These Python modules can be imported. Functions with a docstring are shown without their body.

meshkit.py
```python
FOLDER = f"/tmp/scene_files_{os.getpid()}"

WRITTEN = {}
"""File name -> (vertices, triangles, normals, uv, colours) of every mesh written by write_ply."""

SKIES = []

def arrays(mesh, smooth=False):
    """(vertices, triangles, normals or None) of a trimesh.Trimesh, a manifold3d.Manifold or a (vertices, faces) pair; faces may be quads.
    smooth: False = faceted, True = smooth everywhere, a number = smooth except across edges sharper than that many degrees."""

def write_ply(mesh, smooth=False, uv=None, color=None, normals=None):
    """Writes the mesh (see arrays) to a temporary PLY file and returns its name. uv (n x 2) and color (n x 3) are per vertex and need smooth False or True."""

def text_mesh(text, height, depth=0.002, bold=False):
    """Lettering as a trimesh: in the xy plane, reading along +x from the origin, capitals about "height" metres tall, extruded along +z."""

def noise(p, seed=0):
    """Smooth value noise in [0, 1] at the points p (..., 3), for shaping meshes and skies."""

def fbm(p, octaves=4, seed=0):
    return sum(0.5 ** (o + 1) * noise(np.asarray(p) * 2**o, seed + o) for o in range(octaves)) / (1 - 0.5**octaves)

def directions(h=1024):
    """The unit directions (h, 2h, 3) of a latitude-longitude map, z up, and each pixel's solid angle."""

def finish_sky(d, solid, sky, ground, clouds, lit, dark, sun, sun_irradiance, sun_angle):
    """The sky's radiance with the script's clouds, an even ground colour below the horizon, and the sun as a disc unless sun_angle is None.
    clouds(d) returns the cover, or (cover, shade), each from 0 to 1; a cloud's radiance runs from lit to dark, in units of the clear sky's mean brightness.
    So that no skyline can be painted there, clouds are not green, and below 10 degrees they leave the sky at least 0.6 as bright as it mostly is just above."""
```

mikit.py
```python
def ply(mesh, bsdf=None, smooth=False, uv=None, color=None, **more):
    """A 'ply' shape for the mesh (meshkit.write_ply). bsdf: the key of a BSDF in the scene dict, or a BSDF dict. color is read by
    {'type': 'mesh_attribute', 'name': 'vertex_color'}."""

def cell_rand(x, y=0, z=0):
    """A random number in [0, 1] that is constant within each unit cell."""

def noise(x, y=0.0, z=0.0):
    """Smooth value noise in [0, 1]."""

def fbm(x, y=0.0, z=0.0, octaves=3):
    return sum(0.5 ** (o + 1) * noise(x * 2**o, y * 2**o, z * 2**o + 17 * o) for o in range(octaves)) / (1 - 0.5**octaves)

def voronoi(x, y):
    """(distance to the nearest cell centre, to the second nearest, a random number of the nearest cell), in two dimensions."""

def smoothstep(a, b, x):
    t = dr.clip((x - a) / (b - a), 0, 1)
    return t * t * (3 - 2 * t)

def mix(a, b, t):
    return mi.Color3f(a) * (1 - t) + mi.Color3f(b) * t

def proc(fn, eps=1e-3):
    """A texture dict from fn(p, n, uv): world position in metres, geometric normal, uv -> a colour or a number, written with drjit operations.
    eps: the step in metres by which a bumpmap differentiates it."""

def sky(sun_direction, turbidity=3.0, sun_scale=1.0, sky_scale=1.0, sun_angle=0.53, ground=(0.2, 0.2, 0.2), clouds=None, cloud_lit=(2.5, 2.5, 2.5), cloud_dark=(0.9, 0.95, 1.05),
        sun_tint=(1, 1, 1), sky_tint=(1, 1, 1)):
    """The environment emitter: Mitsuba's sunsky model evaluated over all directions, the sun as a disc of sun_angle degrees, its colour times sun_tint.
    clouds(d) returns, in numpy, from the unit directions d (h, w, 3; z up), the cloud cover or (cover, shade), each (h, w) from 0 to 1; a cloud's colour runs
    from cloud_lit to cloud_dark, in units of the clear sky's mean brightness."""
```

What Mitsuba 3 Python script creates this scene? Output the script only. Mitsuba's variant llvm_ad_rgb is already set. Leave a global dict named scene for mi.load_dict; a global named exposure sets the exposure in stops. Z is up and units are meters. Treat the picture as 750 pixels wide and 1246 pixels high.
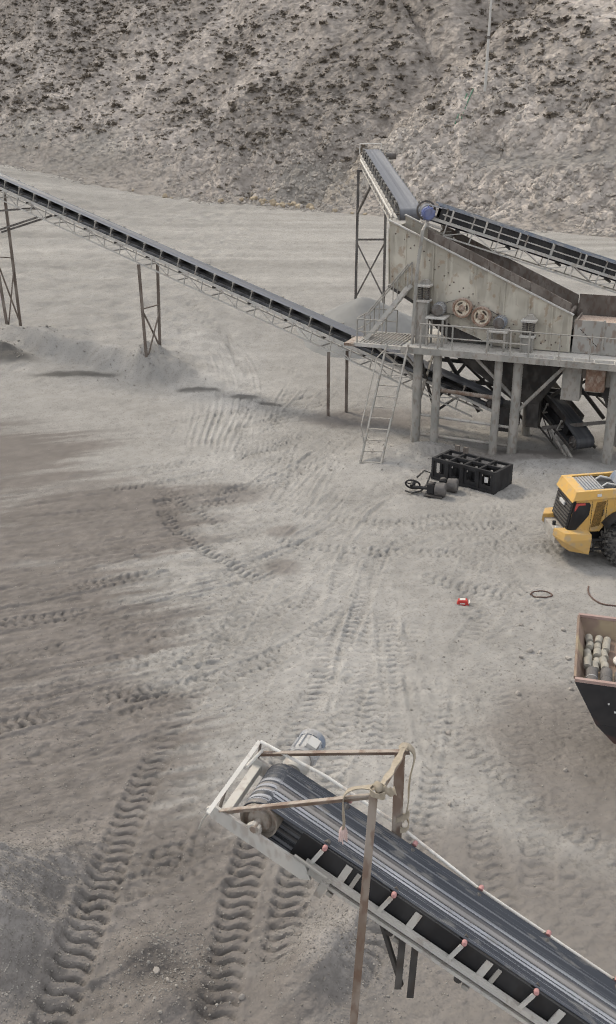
import math, random
import numpy as np, trimesh, mitsuba as mi, drjit as dr
import mikit, meshkit
from mikit import proc, fbm, noise, voronoi, smoothstep, mix
from scipy.spatial import cKDTree
from shapely.geometry import Polygon

scene, labels = {'type': 'scene'}, {}
T4 = mi.ScalarTransform4f
# ------------------------------------------------------------------ camera, sky, exposure
PITCH = math.radians(22)
scene['camera'] = {'type': 'perspective', 'fov_axis': 'y', 'fov': 2 * math.degrees(math.atan(623 / 1225)), 'near_clip': 0.5, 'far_clip': 3000.0,
    'to_world': T4().look_at(origin=[0, 0, 13.8], target=[0, 10 * math.cos(PITCH), 13.8 - 10 * math.sin(PITCH)], up=[0, 0, 1])}
scene['sky'] = mikit.sky((-0.45, 0.50, 0.66), turbidity=3, sun_scale=0.3, sun_angle=14, cloud_lit=(1.65, 1.69, 1.75), clouds=lambda d: 1.0, sun_tint=(0.93, 1.0, 1.09), ground=(0.25, 0.24, 0.23))
exposure = 2.9

rng = np.random.default_rng(7); random.seed(7)
V = lambda *a: np.array(a, float)
def unit(v): v = np.asarray(v, float); return v / np.linalg.norm(v)

# ------------------------------------------------------------------ materials
def rgb(*c): return {'type': 'rgb', 'value': list(c)}
def mat(name, tex, rough=0.7, spec=0.3, metal=0.0, bump=None, bscale=0.004, eps=2e-3):
    b = {'type': 'principled', 'base_color': tex if isinstance(tex, dict) else rgb(*tex), 'roughness': rough, 'specular': spec, 'metallic': metal}
    if bump: b = {'type': 'bumpmap', 'arbitrary': proc(bump, eps), 'scale': bscale, 'bsdf': b}
    scene['mat_' + name] = {'type': 'twosided', 'bsdf': b}
    return name
def steel_tex(base, dust, rust, rust_amt=0.5, s=1.0):
    def f(p, n, uv):
        a = fbm(p.x * 3 * s, p.y * 3 * s, p.z * 1.4 * s, 4)
        b = fbm(p.x * 11 * s + 5, p.y * 11 * s, p.z * 4 * s, 3)
        c = mix(base, dust, smoothstep(0.35, 0.7, a) * 0.8)
        c = mix(c, dust, smoothstep(0.55, 0.95, n.z) * 0.7)
        return mix(c, rust, smoothstep(0.62 - 0.3 * rust_amt, 0.78 - 0.2 * rust_amt, b) * rust_amt)
    return proc(f)
DUST = (0.32, 0.30, 0.275)
mat('grey_steel', steel_tex((0.23, 0.225, 0.21), DUST, (0.12, 0.075, 0.05), 0.35), 0.6)
mat('pale_steel', steel_tex((0.36, 0.355, 0.34), (0.42, 0.40, 0.37), (0.16, 0.10, 0.07), 0.3), 0.6)
mat('white_paint', steel_tex((0.66, 0.65, 0.62), (0.5, 0.48, 0.45), (0.25, 0.16, 0.1), 0.3), 0.5)
mat('rusty_steel', steel_tex((0.155, 0.115, 0.09), (0.30, 0.265, 0.235), (0.11, 0.06, 0.04), 0.55), 0.75)
mat('leg_steel', steel_tex((0.115, 0.095, 0.082), (0.20, 0.175, 0.155), (0.10, 0.06, 0.045), 0.4), 0.75)
mat('dusty_iron', steel_tex((0.20, 0.175, 0.15), (0.31, 0.28, 0.25), (0.15, 0.10, 0.075), 0.5, 2), 0.75)
mat('brown_steel', steel_tex((0.10, 0.085, 0.075), (0.17, 0.15, 0.135), (0.07, 0.045, 0.035), 0.5), 0.75)
mat('dark_steel', steel_tex((0.035, 0.033, 0.033), (0.09, 0.085, 0.08), (0.045, 0.032, 0.025), 0.4), 0.6)
mat('black_paint', steel_tex((0.012, 0.012, 0.014), (0.03, 0.03, 0.032), (0.02, 0.016, 0.014), 0.3), 0.55)
mat('thin_dark_steel', steel_tex((0.075, 0.07, 0.068), (0.15, 0.14, 0.13), (0.07, 0.05, 0.04), 0.5), 0.65)
mat('motor_paint', steel_tex((0.16, 0.19, 0.24), (0.30, 0.29, 0.28), (0.1, 0.09, 0.08), 0.3), 0.5)
mat('motor_grey', steel_tex((0.30, 0.31, 0.33), (0.36, 0.35, 0.34), (0.14, 0.12, 0.11), 0.35), 0.5)
mat('blue_paint', steel_tex((0.05, 0.075, 0.22), (0.17, 0.18, 0.26), (0.05, 0.05, 0.1), 0.3), 0.45)
mat('orange_rust', steel_tex((0.20, 0.125, 0.09), (0.34, 0.28, 0.24), (0.14, 0.085, 0.062), 0.5, 3), 0.7)
mat('flywheel_pale', steel_tex((0.56, 0.51, 0.42), (0.50, 0.43, 0.34), (0.28, 0.15, 0.09), 0.5, 3), 0.65)
mat('pink_plastic', (0.36, 0.19, 0.185), 0.7)
mat('red_print', (0.36, 0.035, 0.03), 0.6); mat('white_card', (0.45, 0.43, 0.40), 0.6)
mat('yellow_cloth', (0.35, 0.26, 0.09), 0.8)
mat('strap_cloth', proc(lambda p, n, uv: mix((0.20, 0.17, 0.13), (0.33, 0.29, 0.235), fbm(p.x * 25, p.y * 25, p.z * 12, 3))), 0.9)
mat('tassel_cloth', (0.48, 0.37, 0.35), 0.9)
def plate_f(p, n, uv):      # old beige paint: blotches, vertical run marks, rust
    q = p.x * 0.927 - p.y * 0.375
    a = fbm(q * 0.9, p.z * 0.9, 1.0, 4); st = fbm(q * 9, p.z * 0.8, 4.0, 3); b = fbm(q * 5, p.z * 4, 9.0, 4)
    c = mix((0.30, 0.279, 0.236), (0.45, 0.42, 0.36), smoothstep(0.3, 0.7, a))
    c = mix(c, (0.42, 0.40, 0.345), smoothstep(0.52, 0.8, st) * 0.65)
    c = mix(c, (0.15, 0.14, 0.125), smoothstep(0.58, 0.75, fbm(q * 4 + 7, p.z * 0.7, 2.0, 3)) * 0.35)
    c = mix(c, (0.21, 0.125, 0.07), smoothstep(0.60, 0.74, b) * 0.42)
    return c
mat('beige_plate', proc(plate_f), 0.6, bump=lambda p, n, uv: fbm(p.x * 4, p.y * 4, p.z * 4, 3), bscale=0.02)
def grey_plate_f(p, n, uv):
    q = p.x * 0.927 - p.y * 0.375
    c = mix((0.20, 0.195, 0.185), (0.33, 0.32, 0.30), fbm(q * 2, p.z * 2, 3.0, 4))
    return mix(c, (0.17, 0.125, 0.10), smoothstep(0.55, 0.72, fbm(q * 6, p.z * 3, 0.0, 3)) * 0.7)
mat('grey_plate', proc(grey_plate_f), 0.65)
def belt_f(p, n, uv):       # u along, v across (0..1)
    v = uv.y + 0.03 * (fbm(uv.x * 0.5, 3.0, 7.0, 3) - 0.5)
    line = fbm(v * 26 + 3, uv.x * 0.05, 1.0, 2); fine = fbm(v * 90, uv.x * 0.15, 5.0, 2)
    m = smoothstep(0.51, 0.60, line) * smoothstep(0.72, 0.5, v) + 0.3 * smoothstep(0.6, 0.75, fine)
    c = mix((0.022, 0.026, 0.036), (0.30, 0.31, 0.34), dr.clip(m, 0, 1) * (0.6 + 0.4 * fbm(uv.x * 3, v * 20, 0, 2)))
    brown = smoothstep(0.60, 0.70, fbm(v * 14 + 9, uv.x * 0.04, 2.0, 2)) * smoothstep(0.7, 0.5, v)
    c = mix(c, (0.18, 0.165, 0.155), brown * 0.7)
    return mix(c, (0.15, 0.143, 0.135), 0.55 * smoothstep(0.58, 0.8, fbm(uv.x * 5, v * 12, 4.0, 4)))
mat('striped_belt', proc(belt_f), 0.5, 0.4)
def belt2_f(p, n, uv):
    a = fbm(uv.y * 9 + 2, uv.x * 0.1, 2.0, 3)
    return mix((0.06, 0.064, 0.078), (0.13, 0.135, 0.15), a)
mat('grey_belt', proc(belt2_f), 0.5, 0.4)
mat('dark_belt', proc(lambda p, n, uv: mix((0.025, 0.026, 0.03), (0.075, 0.078, 0.085), fbm(uv.y * 9 + 2, uv.x * 0.3, 2.0, 3))), 0.5, 0.4)
mat('rubber', proc(lambda p, n, uv: mix((0.022, 0.022, 0.023), (0.14, 0.132, 0.12), fbm(p.x * 5, p.y * 5, p.z * 5, 3) * smoothstep(0.3, 0.65, fbm(p.x * 12, p.y * 12, p.z * 12, 2)))), 0.85)
mat('yellow_paint', proc(lambda p, n, uv: mix(mix((0.53, 0.305, 0.065), (0.46, 0.30, 0.11), fbm(p.x * 3, p.y * 3, p.z * 3, 3)), (0.33, 0.27, 0.19), dr.clip(smoothstep(0.5, 0.75, fbm(p.x * 7, p.y * 7, p.z * 5, 4)) * 0.6 + 0.45 * smoothstep(1.5, 0.5, p.z) * fbm(p.x * 4, p.y * 4, p.z * 9, 3) + 0.35 * smoothstep(0.6, 1.0, n.z) * fbm(p.x * 3 + 4, p.y * 3, 1.0, 3), 0, 1))), 0.5, 0.4)
mat('amber_mesh', proc(lambda p, n, uv: mix((0.20, 0.115, 0.03), (0.09, 0.055, 0.02), smoothstep(0.35, 0.65, noise(p.x * 60, p.y * 20, p.z * 60)))), 0.6)
mat('light_grey_paint', steel_tex((0.48, 0.48, 0.48), (0.42, 0.41, 0.39), (0.25, 0.2, 0.17), 0.15), 0.5)
mat('cast_dark', (0.02, 0.02, 0.022), 0.5)
mat('red_plastic', (0.40, 0.07, 0.06), 0.4)
mat('window_glass', (0.02, 0.025, 0.03), 0.08, 0.5)
mat('dusty_roller', proc(lambda p, n, uv: mix((0.17, 0.16, 0.135), (0.33, 0.31, 0.275), fbm(p.x * 9, p.y * 9, p.z * 9, 4))), 0.8)
mat('dark_roller', proc(lambda p, n, uv: mix((0.05, 0.048, 0.048), (0.15, 0.14, 0.135), fbm(p.x * 6, p.y * 6, p.z * 9, 4))), 0.7)
mat('bin_rust', proc(lambda p, n, uv: mix(mix((0.125, 0.085, 0.07), (0.22, 0.165, 0.13), fbm(p.x * 3, p.y * 3, p.z * 3, 4)), (0.30, 0.25, 0.16), smoothstep(0.5, 0.7, fbm(p.x * 2 + 5, p.y * 2, p.z * 2, 3)) * 0.6)), 0.8)
mat('bin_rim', proc(lambda p, n, uv: mix((0.22, 0.14, 0.125), (0.33, 0.255, 0.23), fbm(p.x * 5, p.y * 5, p.z * 5, 3))), 0.7)
mat('bin_dark', proc(lambda p, n, uv: mix(mix((0.018, 0.02, 0.025), (0.05, 0.048, 0.05), fbm(p.x * 3, p.y * 3, p.z * 2, 4)), (0.10, 0.055, 0.05), smoothstep(0.55, 0.75, fbm(p.x * 2, p.y * 2, p.z * 1.5 + 4, 3)) * 0.8)), 0.6)
mat('hose_rubber', (0.10, 0.065, 0.055), 0.7)
mat('concrete_pole', (0.42, 0.41, 0.39), 0.8)
mat('green_pipe', (0.05, 0.16, 0.10), 0.6)
mat('shrub_leaf', proc(lambda p, n, uv: mix((0.10, 0.087, 0.073), (0.18, 0.157, 0.132), noise(p.x * 0.9, p.y * 0.9, p.z * 0.9))), 0.9, 0.1)
mat('rock', proc(lambda p, n, uv: mix((0.20, 0.183, 0.168), (0.34, 0.315, 0.29), fbm(p.x * 1.3, p.y * 1.3, p.z * 1.3, 3))), 0.9, 0.15)
mat('gravel_stone', proc(lambda p, n, uv: mix((0.11, 0.10, 0.093), (0.30, 0.285, 0.265), noise(p.x * 17, p.y * 17, p.z * 17))), 0.95, 0.1)
mat('ochre_rock', proc(lambda p, n, uv: mix((0.26, 0.205, 0.14), (0.36, 0.31, 0.24), fbm(p.x * 1.3, p.y * 1.3, p.z * 1.3, 3))), 0.9, 0.15)
mat('sand_pile', proc(lambda p, n, uv: mix((0.165, 0.165, 0.165), (0.21, 0.21, 0.205), fbm(p.x * 2, p.y * 2, p.z * 2, 4))), 0.95, 0.1, bump=lambda p, n, uv: fbm(p.x * 5, p.y * 5, p.z * 5, 3), bscale=0.03)
VC = {'type': 'mesh_attribute', 'name': 'vertex_color'}
def soil_bump(p, n, uv): return fbm(p.x * 9, p.y * 9, p.z * 9, 5)
def lighter(a): return {'type': 'bumpmap', 'arbitrary': proc(soil_bump, 6e-3), 'scale': 0.060, 'bsdf': a}
scene['mat_ground_soil'] = {'type': 'twosided', 'bsdf': {'type': 'blendbsdf',
    'weight': proc(lambda p, n, uv: 0.5 * smoothstep(0.52, 0.75, fbm(p.x * 24, p.y * 24, p.z * 14, 3)) + 0.12 * smoothstep(0.45, 0.7, fbm(p.x * 3.1 + 9, p.y * 3.1, 2.0, 3))),
    'a': lighter({'type': 'diffuse', 'reflectance': VC}), 'b': lighter({'type': 'diffuse', 'reflectance': rgb(0.135, 0.126, 0.118)})}}
def hill_bump(p, n, uv): return fbm(p.x * 1.1, p.y * 1.1, p.z * 1.1, 5)
scene['mat_hill_soil'] = {'type': 'twosided', 'bsdf': {'type': 'bumpmap', 'arbitrary': proc(hill_bump, 3e-2), 'scale': 1.5, 'bsdf': {'type': 'blendbsdf',
    'weight': proc(lambda p, n, uv: 0.40 * smoothstep(0.52, 0.68, fbm(p.x * 1.3, p.y * 1.3, p.z * 2.4, 4))),  # dark patches standing in for shrubs and their shadows, painted into the soil
    'a': {'type': 'diffuse', 'reflectance': VC}, 'b': {'type': 'diffuse', 'reflectance': rgb(0.14, 0.124, 0.11)}}}}

# ------------------------------------------------------------------ mesh helpers
class MB:
    def __init__(s): s.v, s.f, s.n = [], [], 0
    def add(s, v, f):
        v, f = np.asarray(v, float), np.asarray(f, int)
        if f.shape[1] == 4: f = np.vstack([f[:, [0, 1, 2]], f[:, [0, 2, 3]]])
        s.v.append(v); s.f.append(f + s.n); s.n += len(v); return s
    def mesh(s, m, M=None):
        if hasattr(m, 'to_mesh'): m = m.to_mesh(); v, f = m.vert_properties[:, :3], m.tri_verts
        else: v, f = np.array(m.vertices), np.array(m.faces)
        if M is not None: v = v @ M[:3, :3].T + M[:3, 3]
        return s.add(v, f)
    def hexa(s, b, t):                                  # bottom quad, top quad (ccw from above)
        return s.add(np.vstack([b, t]), [[3, 2, 1, 0], [4, 5, 6, 7], [0, 1, 5, 4], [1, 2, 6, 5], [2, 3, 7, 6], [3, 0, 4, 7]])
    def box(s, c, size, ax=None):
        c = np.asarray(c, float); h = np.asarray(size, float) / 2
        A = np.eye(3) if ax is None else np.array(ax)
        k = lambda x, y, z: c + A[0] * x * h[0] + A[1] * y * h[1] + A[2] * z * h[2]
        return s.hexa([k(-1, -1, -1), k(1, -1, -1), k(1, 1, -1), k(-1, 1, -1)], [k(-1, -1, 1), k(1, -1, 1), k(1, 1, 1), k(-1, 1, 1)])
    def bar(s, a, b, w, h=None, up=(0, 0, 1)):           # rectangular section bar
        a, b = np.asarray(a, float), np.asarray(b, float); h = h or w
        d = b - a; L = np.linalg.norm(d); d = d / L; up = np.asarray(up, float)
        if abs(d @ up) > 0.97: up = V(1, 0, 0)
        x = unit(np.cross(d, up)); y = np.cross(x, d)
        return s.box((a + b) / 2, (L, w, h), (d, -x, y))
    def angle(s, a, b, w, t=0.012, up=(0, 0, 1), flip=1):  # L section
        a, b = np.asarray(a, float), np.asarray(b, float); d = unit(b - a); up = np.asarray(up, float)
        if abs(d @ up) > 0.97: up = V(1, 0, 0)
        x = unit(np.cross(d, up)); y = np.cross(x, d); L = np.linalg.norm(b - a); m = (a + b) / 2
        s.box(m, (L, w, t), (d, x, -y)); return s.box(m + x * flip * (w - t) / 2 - y * (w / 2 + t / 2), (L, t, w), (d, x, -y))
    def tube(s, pts, r, n=10, closed=False):
        p = np.asarray(pts, float); r = np.broadcast_to(r, len(p)).astype(float)
        t = np.gradient(p, axis=0) if len(p) > 2 else np.repeat([p[1] - p[0]], 2, 0)
        t /= np.linalg.norm(t, axis=1, keepdims=True)
        a = np.cross(t[0], [0, 0, 1.0]); a = V(1, 0, 0) if np.linalg.norm(a) < 0.05 else unit(a); rings = []
        for i in range(len(p)):
            a = unit(a - t[i] * (a @ t[i])); b = np.cross(t[i], a); k = np.arange(n) * 2 * np.pi / n
            rings.append(p[i] + r[i] * (np.cos(k)[:, None] * a + np.sin(k)[:, None] * b))
        v = np.vstack(rings + [p[:1], p[-1:]]); m = len(p); f = []
        for i in range(m - 1):
            for j in range(n):
                q = (i * n + j, i * n + (j + 1) % n, (i + 1) * n + (j + 1) % n, (i + 1) * n + j); f += [[q[0], q[1], q[2]], [q[0], q[2], q[3]]]
        for j in range(n): f += [[m * n, (j + 1) % n, j], [m * n + 1, (m - 1) * n + j, (m - 1) * n + (j + 1) % n]]
        return s.add(v, f)
    def lathe(s, c, axis, prof, n=24):                  # prof: (along axis, radius)
        axis = unit(axis); p = [np.asarray(c, float) + axis * a for a, _ in prof]
        a = np.cross(axis, [0, 0, 1.0]); a = V(1, 0, 0) if np.linalg.norm(a) < 0.05 else unit(a); b = np.cross(axis, a)
        k = np.arange(n) * 2 * np.pi / n; ring = np.cos(k)[:, None] * a + np.sin(k)[:, None] * b
        v = np.vstack([p[i] + r * ring for i, (_, r) in enumerate(prof)]); f = []
        for i in range(len(prof) - 1):
            for j in range(n):
                f.append([i * n + j, i * n + (j + 1) % n, (i + 1) * n + (j + 1) % n, (i + 1) * n + j])
        return s.add(v, f)
    def prism(s, poly, o, x, y, depth):                 # polygon in plane (o; x, y), extruded along x cross y
        g = trimesh.creation.extrude_polygon(Polygon(poly), depth, engine='earcut'); x, y = unit(x), unit(y); z = np.cross(x, y)
        vv = np.array(g.vertices); return s.add(np.asarray(o, float) + vv[:, :1] * x + vv[:, 1:2] * y + vv[:, 2:] * z, g.faces)
    def tri(s): return trimesh.Trimesh(np.vstack(s.v), np.vstack(s.f), process=False)

used = set()
def key_for(name, parent=None):
    base = (parent + '__' if parent else '') + name; k, i = base, 0
    while k in used: i += 1; k = f'{base}_{i:03d}'
    used.add(k); return k
def obj(name, m, material, parent=None, smooth=30, label=None, **kw):
    k = key_for(name, parent)
    if isinstance(m, MB): m = m.tri()
    scene[k] = mikit.ply(m, 'mat_' + material, smooth, **kw)
    if label: labels[k] = {'label': label}
    return k
def thing(name, label, cat, group=None):
    k = key_for(name); labels[k] = {'label': label, 'category': cat}
    if group: labels[k]['group'] = group
    return k
def tag(k, label, cat=None, group=None, kind=None):
    labels[k] = {'label': label}
    if cat: labels[k]['category'] = cat
    if group: labels[k]['group'] = group
    if kind: labels[k]['kind'] = kind
    return k
def B1(c, size, ax=None): return MB().box(c, size, ax)
def sm(a, b, x): t = np.clip((x - a) / (b - a), 0, 1); return t * t * (3 - 2 * t)
def _n2(x, y, seed):          # smooth 2-d value noise in [0, 1]
    fx_, fy_ = np.floor(x), np.floor(y); tx, ty = x - fx_, y - fy_; tx = tx * tx * (3 - 2 * tx); ty = ty * ty * (3 - 2 * ty)
    tab = _TAB; i, j = fx_.astype(np.int32) + seed * 131, fy_.astype(np.int32) + seed * 57
    i0, i1, j0, j1 = i & 511, (i + 1) & 511, j & 511, (j + 1) & 511
    a = tab[i0, j0]; b = tab[i1, j0]; c = tab[i0, j1]; d = tab[i1, j1]
    ab = a + (b - a) * tx; return ab + ((c + (d - c) * tx) - ab) * ty
_TAB = np.random.default_rng(99).random((512, 512)).astype(np.float32)
def nz(x, y, f, seed=0, octv=4):
    x, y = (np.asarray(x, float) * f).astype(np.float32), (np.asarray(y, float) * f).astype(np.float32)
    return sum(.5 ** (o + 1) * _n2(x * 2 ** o + 13.7 * o, y * 2 ** o + 5.3 * o, seed + 7 * o) for o in range(octv)) / (1 - .5 ** octv)

# ------------------------------------------------------------------ terrain
MOUNDS = [(-5.3, 13.3, .8, .75), (-5.5, 14.7, .8, .6), (-6.6, 14.0, 1.5, 1.1), (-4.75, 15.7, .55, .35), (0.35, 13.3, .6, .6), (1.05, 14.5, .6, .45), (-0.1, 12.6, .5, .35), (-2.3, 12.3, .45, .35), (-2.9, 13.4, .4, .25), (-8.8, 53.7, 1.0, .95), (-7.5, 52.6, .8, .3), (-18.0, 56.6, 1.7, .9), (-18.6, 59.2, 1.4, .5),
          (3.4, 40.3, 1.3, .45), (10.6, 37.8, 1.8, .5), (8.7, 39.3, 1.2, .3), (5.4, 41.0, 1.0, .3), (-16.5, 56.6, 3.2, .55), (-12.3, 53.3, 2.2, .35), (-5.6, 50.4, 1.6, .30), (-3.2, 48.9, 1.3, .3), (8.3, 17.6, 1.5, .25)]
def footy(x): return np.interp(x, [-300, -80, -45, -20, 0, 15, 33, 60, 300], [300, 186, 157, 142, 129, 117, 101, 82, 20])
def base_h(x, y):
    h = 0.10 * (nz(x, y, .22, 1) - .5) + 0.05 * (nz(x, y, 1.1, 2) - .5)
    rise = sm(-2, -9, x)
    bank = sm(53.2, 55.2, y + 1.6 * (nz(x, y, .35, 3) - .5) + .55 * (x + 10)) * (0.75 + .5 * nz(x, y, .8, 4))
    h = h + 1.25 * rise * bank + 1.2 * sm(50, 75, y) * (1 - rise)
    h = h + np.clip(y - 75, 0, None) * 0.012 + 4.6 * sm(-12, -60, x) * sm(80, 160, y)
    for (a, b, r, k) in MOUNDS:
        d2 = (x - a) ** 2 + (y - b) ** 2; m = d2 < (4 * r) ** 2
        if np.any(m):
            xm, ym = x[m], y[m]
            rr = np.sqrt(d2[m]) / r * (0.8 + .4 * nz(xm, ym, 1.1, 9)); h[m] += k * np.exp(-rr ** 2 * 0.9) * (0.85 + .3 * nz(xm, ym, 2.5, 11))
    return h
# tyre tracks: (points, kind, depth); kind 0 lug print, 1 smooth scraped arcs
TR = [([(-4.22,11.4),(-4.06,12.94),(-3.94,14.45),(-3.84,15.99),(-3.63,18.06),(-3.17,20.58),(-2.5,23.69),(-1.82,26.56),(-1.2,29.5)],0,1.0),
 ([(-1.55,11.4),(-1.38,13.67),(-1.2,15.53),(-0.72,18.06),(-0.1,21.29),(0.59,25.54),(1.2,29)],0,1.0),
 ([(-0.60,12.6),(-0.44,13.67),(-0.27,15.08),(0.2,16.98),(0.7,19.5),(1.5,23.5),(2.4,27)],0,.9),
 ([(-2.95,14.9),(-2.73,16.98),(-2.41,19.9),(-1.66,23.69),(-0.75,27.65),(.3,31)],0,.75),
 ([(-6.6,18.5),(-6.22,18.95),(-5.21,20.4),(-4.23,21.66),(-2.99,23.69),(-2.2,25.4)],0,.95),
 ([(-8.5,19.8),(-7.03,20.58),(-5.63,21.48),(-4.35,22.44)],0,1.0),
 ([(-9.5,22.9),(-8.32,23.35),(-7.25,23.91),(-6.31,24.22)],0,1.0),
 ([(-5.6,15.1),(-5.11,15.99),(-4.64,16.72),(-4.19,17.51)],0,1.0),
 ([(-8.69,70.96),(-4.68,59.55),(-3.17,50.3),(-2.93,43.35),(-2.37,37.94),(-0.92,34.81),(1.33,33.45),(4.22,32.84),(8.03,32.99)],0,.5),
 ([(2.0,32.4),(2.76,32.84),(5.51,33.76),(8.54,34.0)],0,.45),
 ([(-5.52,36.09),(-4.28,32.1),(-2.83,30.05),(-1.2,28.2)],0,.7),
 ([(2.2,29.3),(3.25,28.81),(4.72,28.1),(6.55,27.09)],0,.5),
 ([(-6.8,39),(-4.4,34.6),(-2.2,32.2),(1.4,30.8),(5.5,30.4)],0,.6),
 ([(-9,27.3),(-6.5,28.2),(-4.6,28.9)],0,.6), ([(-9.5,25.4),(-7.4,25.9),(-5.4,26.6)],0,.7),
 ([(-.2,20.5),(.8,24.2),(1.9,28.5),(2.6,31.5)],0,.55), ([(-1.9,20.3),(-.9,23.8),(.2,27.2)],0,.5), ([(3.2,20.1),(4.0,23.6),(5.4,26.4),(7.2,28.6)],0,.4),
 ([(-5.6,22.9),(-3.3,25.6),(-1.7,27.8)],0,.4), ([(1.9,18.6),(2.4,22.6),(3.3,26.2)],0,.35)]
for k in range(9):      # arcs swept down the ramp
    o = k * .55; TR.append(([(-10.5 + o * .3, 67.5 - o * 1.3), (-7.0 - o * .15, 64.0 - o * 1.2), (-4.4 - o * .55, 59.5 - o * .8), (-2.9 - o * .75, 54 - o * .4), (-2.6 - o * .65, 49), (-3.0 - o * .5, 45), (-3.2 - o * .42, 41.5)], 1, .42))
for k in range(14):     # long faint wheel lines on the far flat
    TR.append(([(-26 + k * 1.1, 62 + k * 2.6), (-8 + k * .6, 66 + k * 2.3 + math.sin(k)), (10, 66 + k * 2.0), (28, 60 + k * 2.4)], 1, .5))
for k in range(16):     # shallow scrape marks, left side
    y0 = 18 + k * 1.25; TR.append(([(-12 + .3 * math.sin(k * 2.1), y0), (-8, y0 + 1.6 + .4 * math.sin(k)), (-3.2 + 1.2 * math.sin(k * 1.7), y0 + 4.3 + .6 * math.sin(k * 3))], 1, .45))
rt_ = np.random.default_rng(21)
def flow(x, y):             # the way machines drive here: from the left, along the middle, or to the right
    wl, wr = sm(-1.5, -4.5, x), sm(1.0, 3.5, x) * sm(26, 31, y)
    return wl * .45 + (1 - wl) * (wr * .12 + (1 - wr) * (1.32 + .10 * x * sm(40, 20, y)))
for k in range(190):
    x, y = rt_.uniform(-9.5, 8.5), 11.5 + 36 * rt_.uniform() ** 1.15
    if x > 3.0 and y < 24 and rt_.uniform() < .65: continue
    th = flow(x, y) + rt_.normal(0, .14); cv = rt_.normal(0, .035); pts = [(x, y)]; n_ = int(rt_.integers(3, 8))
    for j in range(n_): x, y = x + 1.3 * math.cos(th), y + 1.3 * math.sin(th); th = .75 * (th + cv) + .25 * flow(x, y); pts.append((x, y))
    TR.append((pts, 0 if rt_.uniform() < .62 else 1, rt_.uniform(.2, .5)))
def spline(p, step=.04):
    p = np.array(p, float); s = np.r_[0, np.cumsum(np.linalg.norm(np.diff(p, axis=0), axis=1))]
    from scipy.interpolate import CubicSpline
    u = np.arange(0, s[-1], step); return CubicSpline(s, p)(u), u
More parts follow.
